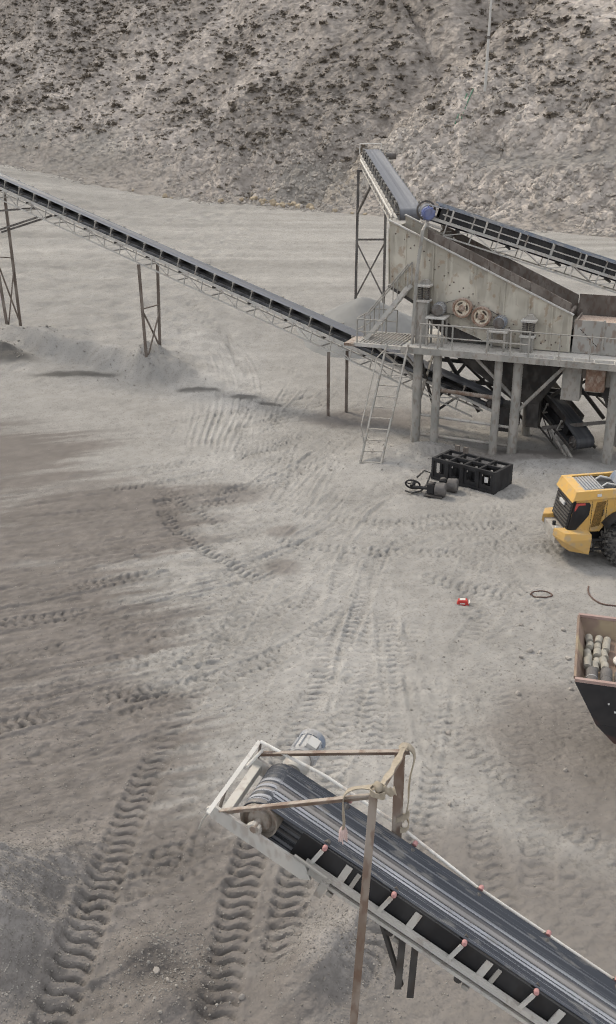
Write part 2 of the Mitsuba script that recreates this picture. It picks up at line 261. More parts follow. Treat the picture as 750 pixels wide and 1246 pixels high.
def track_h(x, y):
    h = np.zeros_like(x); tone = np.zeros_like(x)  # tone: darker groove soil, with shade painted along the lug edges
    P = np.stack([x, y], -1)
    for i, (pts, kind, dep) in enumerate(TR):
        c, s = spline(pts); lo, hi = c.min(0) - .7, c.max(0) + .7
        idx = np.nonzero((x > lo[0]) & (x < hi[0]) & (y > lo[1]) & (y < hi[1]))[0]
        if not len(idx): continue
        dd, j = cKDTree(c).query(P[idx], distance_upper_bound=.62); ok = np.isfinite(dd); idx, j, dd = idx[ok], j[ok], dd[ok]
        if not len(idx): continue
        tg = np.gradient(c, axis=0); tg /= np.linalg.norm(tg, axis=1, keepdims=True)
        dv = P[idx] - c[j]; t = tg[j, 0] * dv[:, 1] - tg[j, 1] * dv[:, 0]; al = s[j] + (dv * tg[j]).sum(1)
        ends = sm(0, .8, al) * sm(s[-1], s[-1] - .8, al); px, py = x[idx], y[idx]
        fl = .75 if i in (0, 1, 2) else .3; fade = ends * (fl + (1.05 - fl) * sm(.32, .62, nz(px, py, .5, 20 + i))) * dep * ((.35 + .65 * sm(22, 15, py)) if i < 4 else 1)
        if kind == 0:
            w = sm(.36, .29, np.abs(t)); lug = 0.05 * np.sin(t / .33 * math.pi * 1.25) + 0.02 * np.abs(t)
            ph = (al + lug + .03 * (nz(px, py, 3, 40) - .5)) / .275 + i * .37
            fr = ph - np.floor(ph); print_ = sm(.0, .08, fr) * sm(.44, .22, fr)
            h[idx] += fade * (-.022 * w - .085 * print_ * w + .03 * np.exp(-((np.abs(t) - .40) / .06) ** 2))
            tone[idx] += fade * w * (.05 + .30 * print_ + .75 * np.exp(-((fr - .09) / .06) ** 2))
        else:
            prof = np.sin(t * 21 + i) * np.exp(-(t / .33) ** 2) * .6 + np.exp(-((t - .1) / .05) ** 2)
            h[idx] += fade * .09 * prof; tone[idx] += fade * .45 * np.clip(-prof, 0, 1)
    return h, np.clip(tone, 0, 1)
def graded(a, b, core0, core1, s0, grow, smax):
    up = [core1]; st = s0
    while up[-1] < b: st = min(st * grow, smax * (1 + abs(up[-1] - core1) / 60)); up.append(up[-1] + st)
    dn = [core0]; st = s0
    while dn[-1] > a: st = min(st * grow, smax * (1 + abs(dn[-1] - core0) / 60)); dn.append(dn[-1] - st)
    return np.r_[dn[:0:-1], np.arange(core0, core1, s0), up]
gx = graded(-400, 400, -7.2, 7.2, .055, 1.026, 1.3); gy = graded(-60, 600, 11.4, 21.0, .032, 1.0066, .6)
X, Y = np.meshgrid(gx, gy); sh = X.shape; X, Y = X.ravel(), Y.ravel()
near = (np.abs(X) < 60) & (Y < 200) & (Y > 5)
Hh = base_h(X, Y); fine = (np.abs(X) < 30) & (Y > 8) & (Y < 102)
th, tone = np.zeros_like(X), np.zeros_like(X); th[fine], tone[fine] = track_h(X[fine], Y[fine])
xf, yf_ = X[fine], Y[fine]
rough = np.zeros_like(X)
rough[fine] = .055 * (nz(xf, yf_, 3.2, 5, 4) - .5) + .06 * sm(.55, .8, nz(xf, yf_, 1.3, 6, 3)) * (nz(xf, yf_, 7, 7, 3) - .4)
ang = .33; al, ac = xf * math.cos(ang) + yf_ * math.sin(ang), -xf * math.sin(ang) + yf_ * math.cos(ang)
leftz = sm(-1.5, -5, xf - .12 * (yf_ - 22)) * sm(14.5, 18, yf_) * sm(42, 30, yf_)
rough[fine] += .08 * leftz * (nz(al * .3, ac * 1.6, 1.5, 8, 4) - .5) + .09 * leftz * (nz(al * .9, ac * 4, 1.5, 19, 3) - .5) + .07 * leftz * (nz(xf, yf_, 4.5, 62, 3) - .5)
Z = Hh + th + rough
Z = np.where(Y > footy(X) + 3, Z - 0.02 * np.clip(Y - footy(X) - 3, 0, 40), Z)
def blob(x, y, bx, by, rx, ry): return np.exp(-(((x - bx) / rx) ** 2 + ((y - by) / ry) ** 2))
n1, n2, n3 = nz(X, Y, .25, 12), nz(X, Y, .9, 13), nz(X, Y, 3.5, 14)
edge = .5 * (n1 - .5) + .35 * (n2 - .5)
stre = np.full_like(X, .5); al2, ac2 = X * math.cos(ang) + Y * math.sin(ang), -X * math.sin(ang) + Y * math.cos(ang); stre = nz(al2 * .12, ac2 * 1.1, 1.0, 15, 4)
zone = np.zeros_like(X)
for bl_ in [(-8.5, 25, 5.2, 6), (-7.5, 33, 5.0, 4.5), (-6.2, 19.5, 4.0, 4.5), (-4.5, 13.5, 6, 4.5), (-15, 26, 8, 14), (-14, 40, 6, 6)]: zone = np.maximum(zone, blob(X, Y, *bl_))
dark = sm(.30, .66, zone + edge * .5 + .45 * (stre - .5) + .4 * (nz(al2 * .3, ac2 * 4.5, 1.0, 16, 3) - .5)) * .9
zone2 = np.zeros_like(X)  # painted shade round the bin; brown patches and darker ground elsewhere
for bl_ in [(6.3, 19.2, 3.2, 4.2), (2.5, 13.5, 6, 4.5), (-1.5, 13, 5, 4), (-.9, 32.4, .9, .8), (-.8, 29.5, .9, .9), (3.5, 46, 5, 2.2), (8.5, 40, 4.5, 1.6), (-3.5, 36, 2.2, 1.6)]: zone2 = np.maximum(zone2, blob(X, Y, *bl_))
dark = np.maximum(dark, sm(.35, .8, zone2 + edge) * .75)
dark_patch = np.zeros_like(X)  # darker patches: bank toe and mounds, damp ground near front left
for bl_ in [(-17.4, 55.6, 2.6, 1.3), (-12.5, 53.2, 3.0, .7), (-5.6, 50.2, 1.5, .5), (-3.2, 48.8, 1.0, .4), (-1.9, 48.2, .8, .3), (-2.6, 13.1, .8, .5), (-1.7, 12.8, .5, 1.2)]: dark_patch = np.maximum(dark_patch, blob(X, Y, *bl_))
dark_patch = sm(.35, .75, dark_patch + .5 * edge) * (.45 + .55 * (Y > 30))
pale = np.maximum.reduce([blob(X, Y, -8, 57, 6, 4), blob(X, Y, -4.2, 52, 2.6, 7) * 1.2, blob(X, Y, 4.2, 39.5, 4, 2.2), blob(X, Y, 10, 37.8, 3.2, 1.6), blob(X, Y, -4, 48, 2, 9), blob(X, Y, 5, 46.5, 3, 1.0) * .6])
col = (1 - dark[:, None]) * V(.258, .249, .238) + dark[:, None] * V(.140, .126, .118)
cpath, _ = spline([(.9, 14), (1.1, 22), (.4, 30), (-1.6, 36), (-2.9, 42), (-3.4, 50), (-5.2, 58), (-9, 66)], .2); road = np.zeros_like(X); kk = np.nonzero(fine)[0]
road[kk] = np.exp(-(cKDTree(cpath).query(np.c_[X[kk], Y[kk]])[0] / (1.9 + 1.2 * (n1[kk] - .5))) ** 2)
col = col + (road * .045 * (.7 + .6 * (n2 - .5)) * sm(15, 21, Y))[:, None] + (np.maximum(blob(X, Y, -5.4, 14.2, 1.3, 1.8), .8 * blob(X, Y, .6, 13.6, .8, .9)) * .075 * (.6 + .8 * n2))[:, None]
col = col + (pale * (.4 + .6 * n2) * .065)[:, None]
leftw = sm(2, -5, X) * sm(45, 30, Y); far = sm(60, 85, Y)[:, None]; strk = nz(X * .03, Y * .5, 1, 17, 4)[:, None]
col = col * (1 - far) + far * (V(.278, .268, .254) * (.70 + .60 * strk))
col = col * (.86 + .28 * n3[:, None]) * (.88 + .24 * n2[:, None])
col = col * (1 + (.34 * (nz(al2 * .45, ac2 * 6, 1, 18, 3) - .5) + .45 * (nz(X, Y, 5.5, 61, 3) - .5)) * leftw)[:, None] * (1 - .5 * tone[:, None]) * (1 - .62 * dark_patch[:, None])
ii, jj = np.meshgrid(np.arange(sh[0] - 1), np.arange(sh[1] - 1), indexing='ij'); q0 = (ii * sh[1] + jj).ravel()
F = np.vstack([np.c_[q0, q0 + 1, q0 + sh[1] + 1], np.c_[q0, q0 + sh[1] + 1, q0 + sh[1]]])
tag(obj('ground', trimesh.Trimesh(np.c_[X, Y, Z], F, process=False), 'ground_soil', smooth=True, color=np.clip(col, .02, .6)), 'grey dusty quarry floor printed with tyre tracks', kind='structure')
def bilinear(A, xs, ys):
    def f(x, y):
        j = np.clip(np.searchsorted(xs, x) - 1, 0, len(xs) - 2); i = np.clip(np.searchsorted(ys, y) - 1, 0, len(ys) - 2)
        a, b = (x - xs[j]) / (xs[j + 1] - xs[j]), (y - ys[i]) / (ys[i + 1] - ys[i])
        return (A[i, j] * (1 - a) + A[i, j + 1] * a) * (1 - b) + (A[i + 1, j] * (1 - a) + A[i + 1, j + 1] * a) * b
    return f
gz = bilinear(Z.reshape(sh), gx, gy)

# hillside: coordinates x and q (metres behind the foot line)
hx = np.unique(np.r_[np.arange(-260, -72, 3.0), np.arange(-72, 66, .25), np.arange(66, 260, 3.0)]); hq = np.unique(np.r_[np.arange(-3, 48, .22), np.arange(48, 75, .6), np.arange(75, 200, 4)])
HX, HQ = np.meshgrid(hx, hq); hs = HX.shape; HX, HQ = HX.ravel(), HQ.ravel()
def hill_z(x, q):
    y = footy(x) + q
    wx = x + 5 * (nz(x, y, .05, 31) - .5)
    qq = np.clip(q + 2.2 * (nz(x, y, .16, 30, 3) - .5), 0, None)
    slope = .24 * np.minimum(qq, 3) + .52 * np.clip(qq - 3, 0, 2) + .62 * np.clip(qq - 5, 0, 70) + .5 * np.clip(qq - 75, 0, None)
    # gullies running up the slope
    g = np.abs(nz(wx + .3 * q, q * .25, .085, 33, 3) - .5) * 2
    slope = slope * (1 + .24 * (g - .35) * sm(3, 18, q))
    # the main gully climbing to the right
    gl = x - (0.5 + q * .46 + .003 * q * q + 2.4 * (nz(q, q * 0, .12, 34, 2) - .5))
    slope = slope - np.clip(q, 0, 30) * .15 * np.exp(-(gl / (2.0 + q * .09)) ** 2) + sm(-.5, 7, gl) * sm(2, 18, q) * 4.0
    # second valley, far upper left
    gl2 = x - (-35 + (q - 38) * 1.5 + 4 * (nz(q, q * 0, .1, 49, 2) - .5)); slope = slope - 5.5 * sm(1.0, -7, gl2) * sm(14, 26, q)
    # cut bench on the right
    bq = q - (9.5 + .10 * (x - 22) + 1.2 * (nz(x, q * 0, .2, 35, 2) - .5)); onb = sm(17, 21, x) * np.exp(-(bq / 1.6) ** 4)
    slope = slope * (1 - onb) + onb * (6.1 + .09 * (x - 22) + .25 * bq)
    rough = 2.0 * (nz(x, y, .28, 36, 4) - .5) * sm(0, 4, q) + 1.1 * (nz(x, y + slope, 1.0, 37, 3) - .5) * sm(-1, 2, q)
    apr = sm(-14, -24, x) * sm(11, 6, q + 3 * (nz(x, y, .12, 48, 2) - .5)) + .9 * np.exp(-((x - 5.5) / 4.0) ** 2) * sm(6, 3, q) + .9 * np.exp(-((x - 25) / 4.) ** 2) * sm(6, 3, q); apr = np.clip(apr, 0, 1)
    lo = sm(-24, -4, x) * sm(26, 12, q) * sm(2, 5, q)
    rough = rough * (1 + .9 * lo) * (1 - .9 * onb) * (1 - .8 * apr)
    zb = base_h(x, np.minimum(y, footy(x)))
    return zb + slope + rough - .5 * sm(0, -2.5, q), gl, onb, lo, apr
HZ, gl, onb, lo, apr = hill_z(HX, HQ)
HY = footy(HX) + HQ
hn1, hn2, hn3 = nz(HX, HY, .06, 41), nz(HX, HY + HZ, .45, 42), nz(HX, HY + HZ, 1.7, 43)
hc = V(.405, .365, .332) * (.68 + .64 * hn2[:, None]) * (.76 + .48 * hn3[:, None])
grn = sm(.5, .62, nz(HX, HY, .09, 44))[:, None] * sm(22, 8, HQ)[:, None]; hc = hc * (1 - .45 * grn) + .45 * grn * V(.25, .245, .225)
talus = np.exp(-((gl - .6) / (1.5)) ** 2) * sm(40, 20, HQ) * sm(0, 2, HQ); hc = hc * (1 - .75 * talus[:, None]) + .75 * talus[:, None] * V(.335, .295, .25)
hc = hc * (1 - onb[:, None]) + onb[:, None] * V(.255, .24, .225)
apron = np.maximum(sm(3.5, 0.5, HQ), apr)[:, None]; hc = hc * (1 - apron * .7) + apron * .7 * V(.235, .216, .198) * (.9 + .2 * hn2[:, None])
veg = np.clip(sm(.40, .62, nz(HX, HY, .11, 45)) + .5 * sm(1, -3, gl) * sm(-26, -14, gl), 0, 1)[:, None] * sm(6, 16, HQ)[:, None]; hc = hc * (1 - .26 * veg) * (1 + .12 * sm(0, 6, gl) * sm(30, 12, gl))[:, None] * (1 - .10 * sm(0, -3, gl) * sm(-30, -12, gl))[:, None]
ii, jj = np.meshgrid(np.arange(hs[0] - 1), np.arange(hs[1] - 1), indexing='ij'); q0 = (ii * hs[1] + jj).ravel()
F = np.vstack([np.c_[q0, q0 + 1, q0 + hs[1] + 1], np.c_[q0, q0 + hs[1] + 1, q0 + hs[1]]])
tag(obj('hillside', trimesh.Trimesh(np.c_[HX, HY, HZ], F, process=False), 'hill_soil', smooth=True, color=np.clip(hc, .02, .6)), 'bare stony hillside with gullies rising behind the quarry', kind='structure')
_ap = bilinear(np.maximum(apr, onb).reshape(hs), hx, hq)
hz = bilinear(HZ.reshape(hs), hx, hq)

# ------------------------------------------------------------------ plants and rocks on the hill, gravel
def tuft(seed, n=26):
    r = np.random.default_rng(seed); m = MB()
    for _ in range(n):
        a, e = r.uniform(0, 2 * np.pi), r.uniform(.1, 1.4); d = V(math.cos(a) * math.cos(e), math.sin(a) * math.cos(e), math.sin(e) * .75)
        c = d * r.uniform(.25, .8); s = r.uniform(.22, .42); t1 = unit(r.normal(size=3)); t2 = unit(np.cross(t1, r.normal(size=3)))
        m.add([c + t1 * s, c - t1 * s * .5 + t2 * s * .8, c - t1 * s * .5 - t2 * s * .8], [[0, 1, 2]])
    return m.tri()
TV = [tuft(100 + k) for k in range(6)]
for k in range(6):
    scene[f'shrub_kind_{k}'] = {'type': 'shapegroup', 'foliage': mikit.ply(TV[k], 'mat_shrub_leaf')}
def shrub_spots(n, seed):
    r = np.random.default_rng(seed); q = r.uniform(3, 62, n * 14); x = r.uniform(-62, 52, n * 14); y = footy(x) + q
    dens = (.12 + .88 * sm(6, 20, q)) * (.25 + .9 * sm(.35, .62, nz(x, y, .11, 45))); gl_ = x - (0.5 + q * .46 + .003 * q * q)
    dens = dens * np.where((-.8 < gl_) & (gl_ < 2.2) & (q < 32), .08, 1) * np.where(gl_ < -1, 1.25, 1) * np.where((x > 0) & (q < 12), .15, 1) * (1 - .93 * _ap(x, q)) * (np.abs(x) < 12 + y * .30)
    k = np.nonzero(r.uniform(size=len(x)) < dens)[0][:n]; return list(zip(x[k].tolist(), q[k].tolist()))
for (x, q) in shrub_spots(300, 5):
    s = rng.uniform(.75, 1.5); k = key_for('dry_shrub')
    scene[k] = {'type': 'instance', 'shapegroup': {'type': 'ref', 'id': f'shrub_kind_{rng.integers(6)}'}, 'to_world': T4().translate([x, float(footy(x)) + q, float(hz(x, q)) - .05]) @ T4().rotate([0, 0, 1], float(rng.uniform(0, 360))) @ T4().scale([s, s * .95, s * .75])}
    tag(k, 'low dark dry shrub growing on the stony hillside', 'shrub', 'dry shrubs on the hillside')
m = MB()
for (x, q) in shrub_spots(6500, 6):
    s = rng.uniform(.2, .75); t = TV[rng.integers(6)]; a = rng.uniform(0, 6.3); v = np.array(t.vertices)[:45] * V(s, s, s * .7)
    c_, s_ = math.cos(a), math.sin(a); v = v @ V([c_, s_, 0], [-s_, c_, 0], [0, 0, 1]) if False else np.c_[v[:, 0] * c_ - v[:, 1] * s_, v[:, 0] * s_ + v[:, 1] * c_, v[:, 2]]
    m.add(v + V(x, float(footy(x)) + q, hz(x, q)), np.array(t.faces)[:15])
tag(obj('scrub', m, 'shrub_leaf', smooth=False), 'sparse tufts of dark dry scrub dotting the hillside', 'scrub', kind='stuff')
def rock(seed, sub=1):
    r = np.random.default_rng(seed); i = trimesh.creation.icosphere(subdivisions=sub); v = np.array(i.vertices)
    for _ in range(7):
        n_ = unit(r.normal(size=3)); d = r.uniform(.45, .8); e = v @ n_ - d; v = v - np.outer(np.clip(e, 0, None), n_)
    return trimesh.Trimesh(v * r.uniform(.7, 1.2, 3), i.faces, process=False)
RK = [rock(s) for s in range(8)]; RS = [rock(50 + s, 0) for s in range(8)]
def put(mb, t, c, s, r):
    a = r.uniform(0, 6.3); v = np.array(t.vertices) * s; c_, s_ = math.cos(a), math.sin(a)
    mb.add(np.c_[v[:, 0] * c_ - v[:, 1] * s_, v[:, 0] * s_ + v[:, 1] * c_, v[:, 2]] + c, t.faces)
m = MB(); r = np.random.default_rng(8)
for _ in range(9000):
    x, q = r.uniform(-50, 45), abs(r.normal(0, 1)) * 11
    if (x < -6 and r.uniform() < .55) or r.uniform() < .95 * float(_ap(x, q)): continue
    put(m, RS[r.integers(8)], V(x, float(footy(x)) + q, hz(x, q)), r.uniform(.08, .34) * (1.5 if r.uniform() < .15 else 1), r)
for _ in range(1500):
    x, q = r.uniform(-50, 42), -abs(r.normal(0, 1.3)); y = float(footy(x)) + q
    if nz(V(x), V(y), .15, 60)[0] > .5: put(m, RS[r.integers(8)], V(x, y, gz(x, y)), r.uniform(.05, .22), r)
tag(obj('rubble', m, 'rock', smooth=False), 'loose grey stones littering the foot of the hill', 'rubble', kind='stuff')
for i in range(46):      # boulders below the gully and along the hill foot
    x, q = (r.normal(-4.5, 4.0), abs(r.normal(1.2, 2.2))) if i < 34 else (r.uniform(-35, 12), r.uniform(-.3, .8))
    m = MB(); s = r.uniform(.22, .6); put(m, RK[i % 8], V(x, float(footy(x)) + q, (hz(x, q) if q > 0 else gz(x, footy(x) + q)) + s * .25), s, r)
    tag(obj('boulder', m, 'ochre_rock' if i % 3 else 'rock', smooth=False), 'pale ochre boulder fallen at the foot of the hill' if i % 3 else 'pale grey boulder fallen at the foot of the hill', 'boulder', 'ochre boulders at the hill foot' if i % 3 else 'grey boulders at the hill foot')
m = MB()
for (cx, cy, sx, sy, n_, s0, s1) in [(-5.6, 14.2, 1.0, 1.5, 7000, .007, .024), (-5.0, 12.6, .7, .7, 1500, .006, .024), (.6, 13.5, .8, .8, 2600, .006, .024), (-2.4, 13.2, .5, .7, 1500, .008, .03), (-3.2, 16.5, 1.6, 2.5, 1800, .006, .02), (-1, 15.5, 1.5, 2.5, 1200, .006, .02), (3.5, 19.5, 2.2, 3.5, 500, .008, .03), (5.8, 23, 2, 2.5, 500, .008, .035),
                                     (0, 28, 7, 8, 700, .01, .03), (-6.5, 20, 1.3, 1.5, 900, .008, .025), (-6, 25, 2.5, 4, 1500, .009, .028), (-2, 20, 2, 3, 900, .007, .024), (-9, 53.7, 1.2, 1.0, 160, .02, .06), (-17.5, 57, 2.0, 1.5, 200, .02, .08), (5.5, 41, 3, 2, 500, .015, .05)]:
    for _ in range(n_):
        x, y = r.normal(cx, sx), r.normal(cy, sy)
        if y < 8: continue
        s = s0 + (s1 - s0) * r.uniform() ** 2.2 * (1.8 if r.uniform() < .04 else 1); put(m, RS[r.integers(8)], V(x, y, gz(x, y) + s * .2), s, r)
tag(obj('gravel', m, 'gravel_stone', smooth=False), 'loose gravel and small stones strewn over the quarry floor', 'gravel', kind='stuff')
for (x, y, s) in [(6.05, 24.05, .13), (5.75, 23.7, .10), (6.3, 23.95, .09), (5.3, 21.9, .12), (6.7, 22.1, .10), (7.0, 23.6, .12), (3.35, 20.2, .11), (5.75, 18.7, .10), (3.0, 17.5, .09), (7.25, 25.2, .11), (6.1, 25.5, .12), (6.35, 25.3, .08), (-2.6, 13.0, .09), (-2.35, 12.7, .08), (-1.1, 12.5, .10)]:
    m = MB(); put(m, RK[r.integers(8)], V(x, y, gz(x, y) + s * .1), s * .8, r)
    tag(obj('stone', m, 'rock', smooth=False), 'pale stone lying loose on the quarry floor', 'stone', 'loose stones on the quarry floor')
# utility pole and green pipe on the hill
def on_hill(x, y): return hz(x, y - float(footy(x)))
px_, py_ = 21.0, 129.5; pz = on_hill(px_, py_); k = thing('utility_pole', 'slender pale concrete pole standing on the hillside', 'pole')
obj('shaft', MB().tube([(px_, py_, pz - .5), (px_ + .05, py_, pz + 6), (px_ + .12, py_, pz + 12)], [.19, .15, .10], 10), 'concrete_pole', k)
obj('clamp', MB().lathe((px_ + .045, py_, pz + 5.2), (0, 0, 1), [(0, .16), (0, .21), (.28, .21), (.28, .16)]), 'thin_dark_steel', k)
obj('crossarm', B1((px_ + .12, py_, pz + 11.6), (1.6, .1, .12)), 'concrete_pole', k)
for s in (0, .7):
    a = V(17.4 + s, 127.6, on_hill(17.4 + s, 127.6) + .12); b = V(19.0 + s, 130.2, on_hill(19.0 + s, 130.2) + .15)
    tag(obj('green_pipe', MB().tube([a, (a + b) / 2 + V(0, 0, .15), b], .07, 6), 'green_pipe'), ('shorter' if s else 'longer') + ' faded green pipe lying on the hillside left of the pole' if False else ('right' if s else 'left') + ' one of two green pipes lying below the pole on the hillside', 'pipe')
# grey sand pile under the far stub conveyor
m = MB(); n_, k_ = 64, 22
rr, aa = np.meshgrid(np.linspace(0, 1, k_), np.arange(n_) * 2 * np.pi / n_, indexing='ij')
R_ = 4.6 * (1 + .12 * np.sin(aa * 3 + 1)) ; xx, yy = 3.4 + rr * R_ * np.cos(aa), 62.0 + rr * R_ * np.sin(aa)
zz = 3.2 * np.clip(1 - np.sqrt(rr ** 2 + .008), 0, 1) ** 1.05 + .12 * (nz(xx, yy, .9, 50) - .5); zz = zz + gz(xx, yy) * np.clip(rr * 1.2, 0, 1) - .12 * rr
v = np.c_[xx.ravel(), yy.ravel(), zz.ravel()]; f = []
for i in range(k_ - 1):
    for j in range(n_): f.append([i * n_ + j, i * n_ + (j + 1) % n_, (i + 1) * n_ + (j + 1) % n_, (i + 1) * n_ + j])
tag(obj('sand_pile', MB().add(v, np.array(f)[:, ::-1]), 'sand_pile', smooth=True), 'smooth grey heap of crushed sand below the far conveyor', 'sand pile')

# ------------------------------------------------------------------ conveyors
def belt_mesh(head, d, n, u, L, W, R, trough, t=.014, lift0=1.4):
    st = []         # stations along the loop: (t, h, dir t, dir h, trough amount)
    for s in np.r_[np.linspace(0, lift0, 8), np.arange(lift0 + .4, L - .6, .5), L - .5, L]: st.append((s, R, 0, 1, sm(0, lift0, s) * sm(L, L - .8, s)))
    for a in np.linspace(0, math.pi, 13)[1:-1]: st.append((L + R * math.sin(a), R * math.cos(a), math.sin(a), math.cos(a), 0))
    for s in np.linspace(L, 0, 14): st.append((s, -R, 0, -1, 0))
    for a in np.linspace(0, math.pi, 15)[1:-1]: st.append((-R * math.sin(a), -R * math.cos(a), -math.sin(a), -math.cos(a), 0))
    ws = np.linspace(-W / 2, W / 2, 17); lift = np.clip(np.abs(ws) - W * .18, 0, None) * trough
    outer, inner, uv = [], [], []; acc = 0; prev = None
    for (a, h, da, dh, k) in st:
        c = head + d * a + u * h; nn = d * da + u * dh; acc += 0 if prev is None else np.linalg.norm(c - prev); prev = c
        for w, l in zip(ws, lift): outer.append(c + n * w + u * l * k); inner.append(c + n * w + u * l * k - nn * t); uv.append((acc, (w / W) + .5))
    N, M = len(st), 17; f = []
    for i in range(N):
        for j in range(M - 1):
            q = (i * M + j, i * M + j + 1, ((i + 1) % N) * M + j + 1, ((i + 1) % N) * M + j); f.append(q); f.append(tuple(x + N * M for x in q[::-1]))
        for j, fl in ((0, 1), (M - 1, -1)):
            q = (i * M + j, ((i + 1) % N) * M + j, ((i + 1) % N) * M + j + N * M, i * M + j + N * M); f.append(q[::fl])
    return MB().add(outer + inner, f).tri(), np.array(uv + uv)
def axes(yaw_dir, slope):   # horizontal direction from head to tail, downward slope
    a = unit(V(*yaw_dir, 0)); d = a * math.cos(slope) - V(0, 0, 1) * math.sin(slope); n = V(-a[1], a[0], 0); return d, n, unit(np.cross(d, n)) * (1 if np.cross(d, n)[2] > 0 else -1)
def pulley(name, c, n, W, R, parent, m='thin_dark_steel'):
    obj(name, MB().lathe(c, n, [(-W / 2, .04), (-W / 2, R * .55), (-W / 2 + .05, R * .6), (-W / 2 + .05, R * .82), (-W / 2, R * .86), (-W / 2, R - .016), (W / 2, R - .016), (W / 2, R * .86), (W / 2 - .05, R * .82), (W / 2 - .05, R * .6), (W / 2, R * .55), (W / 2, .04)], 28), m, parent)
    obj('axle', MB().lathe(c, n, [(-W / 2 - .16, .001), (-W / 2 - .16, .045), (W / 2 + .16, .045), (W / 2 + .16, .001)], 14), m, parent)
def truss_conveyor(key, head, d, n, u, L, W, R, belt='grey_belt', trough=.35, fm='pale_steel', depth=.62, pitch=1.15, mid='dark_steel', pan=1.1):
    bm, uv = belt_mesh(head, d, n, u, L, W, R, trough); obj('belt', bm, belt, key, smooth=True, uv=uv)
    pulley('head_pulley', head, n, W * .96, R, key); pulley('tail_pulley', head + d * L, n, W * .96, R, key)
    hw = W / 2 + .13; h0, h1 = -R * .55, -R * .55 - depth
    P = lambda t, w, h: head + d * t + n * w + u * h
    for s in (-1, 1):
        obj('stringer', MB().bar(P(-.25, s * hw, h0), P(L + .3, s * hw, h0), .07, .12, u), fm, key)
        obj('chord', MB().bar(P(.9, s * hw, h1), P(L - .6, s * hw, h1), .06, .06, u), fm, key)
        N = int((L - 1.5) / pitch)
        for i in range(N + 1):
            t = .9 + i * pitch; obj('post', MB().bar(P(t, s * hw, h0 - .06), P(t, s * hw, h1 + .03), .045), fm, key)
            if i < N: a, b = (h0, h1) if i % 2 else (h1, h0); obj('brace', MB().bar(P(t + .03, s * hw, a + (.04 if a == h1 else -.06)), P(t + pitch - .03, s * hw, b + (.04 if b == h1 else -.06)), .035), fm, key)
    if pan: obj('belt_pan', MB().box(P(L / 2, 0, R * .25), (L - 1.2, W * .82, R * pan), (d, n, u)), 'black_paint', key)  # added black filler, darkens the gap between the belt runs
    i, t = 0, .75
    while t < L - .5:
        m = MB()
        for s in (-1, 1):
            m.bar(P(t, s * (hw + .002), h0 + .06), P(t, s * (W / 2 + .07), R + W * .32 * trough + .04), .06, .05)
            m.lathe(P(t, s * (W / 2 + .02), R + W * .3 * trough - .02), n * s + u * .35, [(0, .001), (0, .05), (.10, .05), (.10, .001)], 8)
        m.bar(P(t, -hw, h0 + .085), P(t, hw, h0 + .085), .05, .05, u)
        obj('idler', m, 'grey_steel', key)
        r = MB().lathe(P(t, -W * .18, R - .09), n, [(0, .001), (0, .06), (W * .36, .06), (W * .36, .001)], 10)
        for s in (-1, 1): r.lathe(P(t, s * W * .2, R - .085), n * s + u * trough, [(0, .001), (0, .06), (W * .3, .06), (W * .3, .001)], 10)
        obj('roller', r, mid, key); i += 1; t += 1.2
    t = 1.5
    while t < L - .5:
        obj('cross_member', MB().bar(P(t, -hw + .04, h1), P(t, hw - .04, h1), .05, .05, u), fm, key)
        obj('return_roller', MB().lathe(P(t, -W / 2, -R - .075), n, [(0, .001), (0, .055), (W, .055), (W, .001)], 10), mid, key); t += 2.3
    return P, hw, h0, h1
def trestle(key, a, b, za, zb, m, w=.11, splay=0.0, along=None, name='leg'):
    """two legs from a (near) and b (far) points on the underside to the ground"""
    A, Bp = np.array(a, float), np.array(b, float); dirn = unit((Bp - A) * V(1, 1, 0))
    fa, fb = V(A[0], A[1], 0) - dirn * splay, V(Bp[0], Bp[1], 0) + dirn * splay
    if along is not None: fa = fa + V(*along[0], 0); fb = fb + V(*along[1], 0)
    fa[2], fb[2] = gz(fa[0], fa[1]) - .3, gz(fb[0], fb[1]) - .3
    obj(name, MB().angle(A, fa, w, .02), m, key); obj(name, MB().angle(Bp, fb, w, .02), m, key)
    return A, Bp, fa, fb

# long stacking conveyor on the left
hd = unit(V(.817, -.576, 0)); SL = math.atan(.253)
d, n, u = axes((.817, -.576), SL); W, R = .8, .26
base = V(1.4, 46.9, 3.0); up_off = .72 + .15
headc = base - d * 27.5 + u * up_off; L = 27.5 + 8.2
lc = thing('long_conveyor', 'long grey belt conveyor rising to the upper left on thin legs', 'conveyor')
P, hw, h0, h1 = truss_conveyor(lc, headc, d, n, u, L, W, R, pan=.38)
for tt, al in ((27.5 - .1, ((0, 0), (0, 0))), (27.5 - 12.45, ((.15, -.2), (-.15, .2))), (27.5 - 24.6, ((.5, -.3), (.1, .1)))):
    A, Bp, fa, fb = trestle(lc, P(tt, -hw, h1 - .03), P(tt + .35, hw, h1 - .03), 0, 0, 'leg_steel', .13, 0, al)
    if tt < 20:
        lerp = lambda p, q, k: p + (q - p) * k
        obj('leg_brace', MB().bar(lerp(A, fa, .5), lerp(Bp, fb, .97), .07), 'leg_steel', lc); obj('leg_brace', MB().bar(lerp(A, fa, .45), lerp(Bp, fb, .45), .06), 'leg_steel', lc)
        obj('leg_brace', MB().bar(lerp(Bp, fb, .5), lerp(A, fa, .97), .06), 'leg_steel', lc)
for s in (-1, 1):     # inclined struts near the left edge of the picture
    obj('strut', MB().bar(P(27.5 - 20.3, s * hw, h1 - .03), P(27.5 - 24.4, s * hw, h1 - 2.3), .10), 'thin_dark_steel', lc)
    obj('strut', MB().bar(P(27.5 - 21.7, s * hw, h1 - .03), P(27.5 - 24.4, s * hw, h1 - 1.0), .09), 'thin_dark_steel', lc)

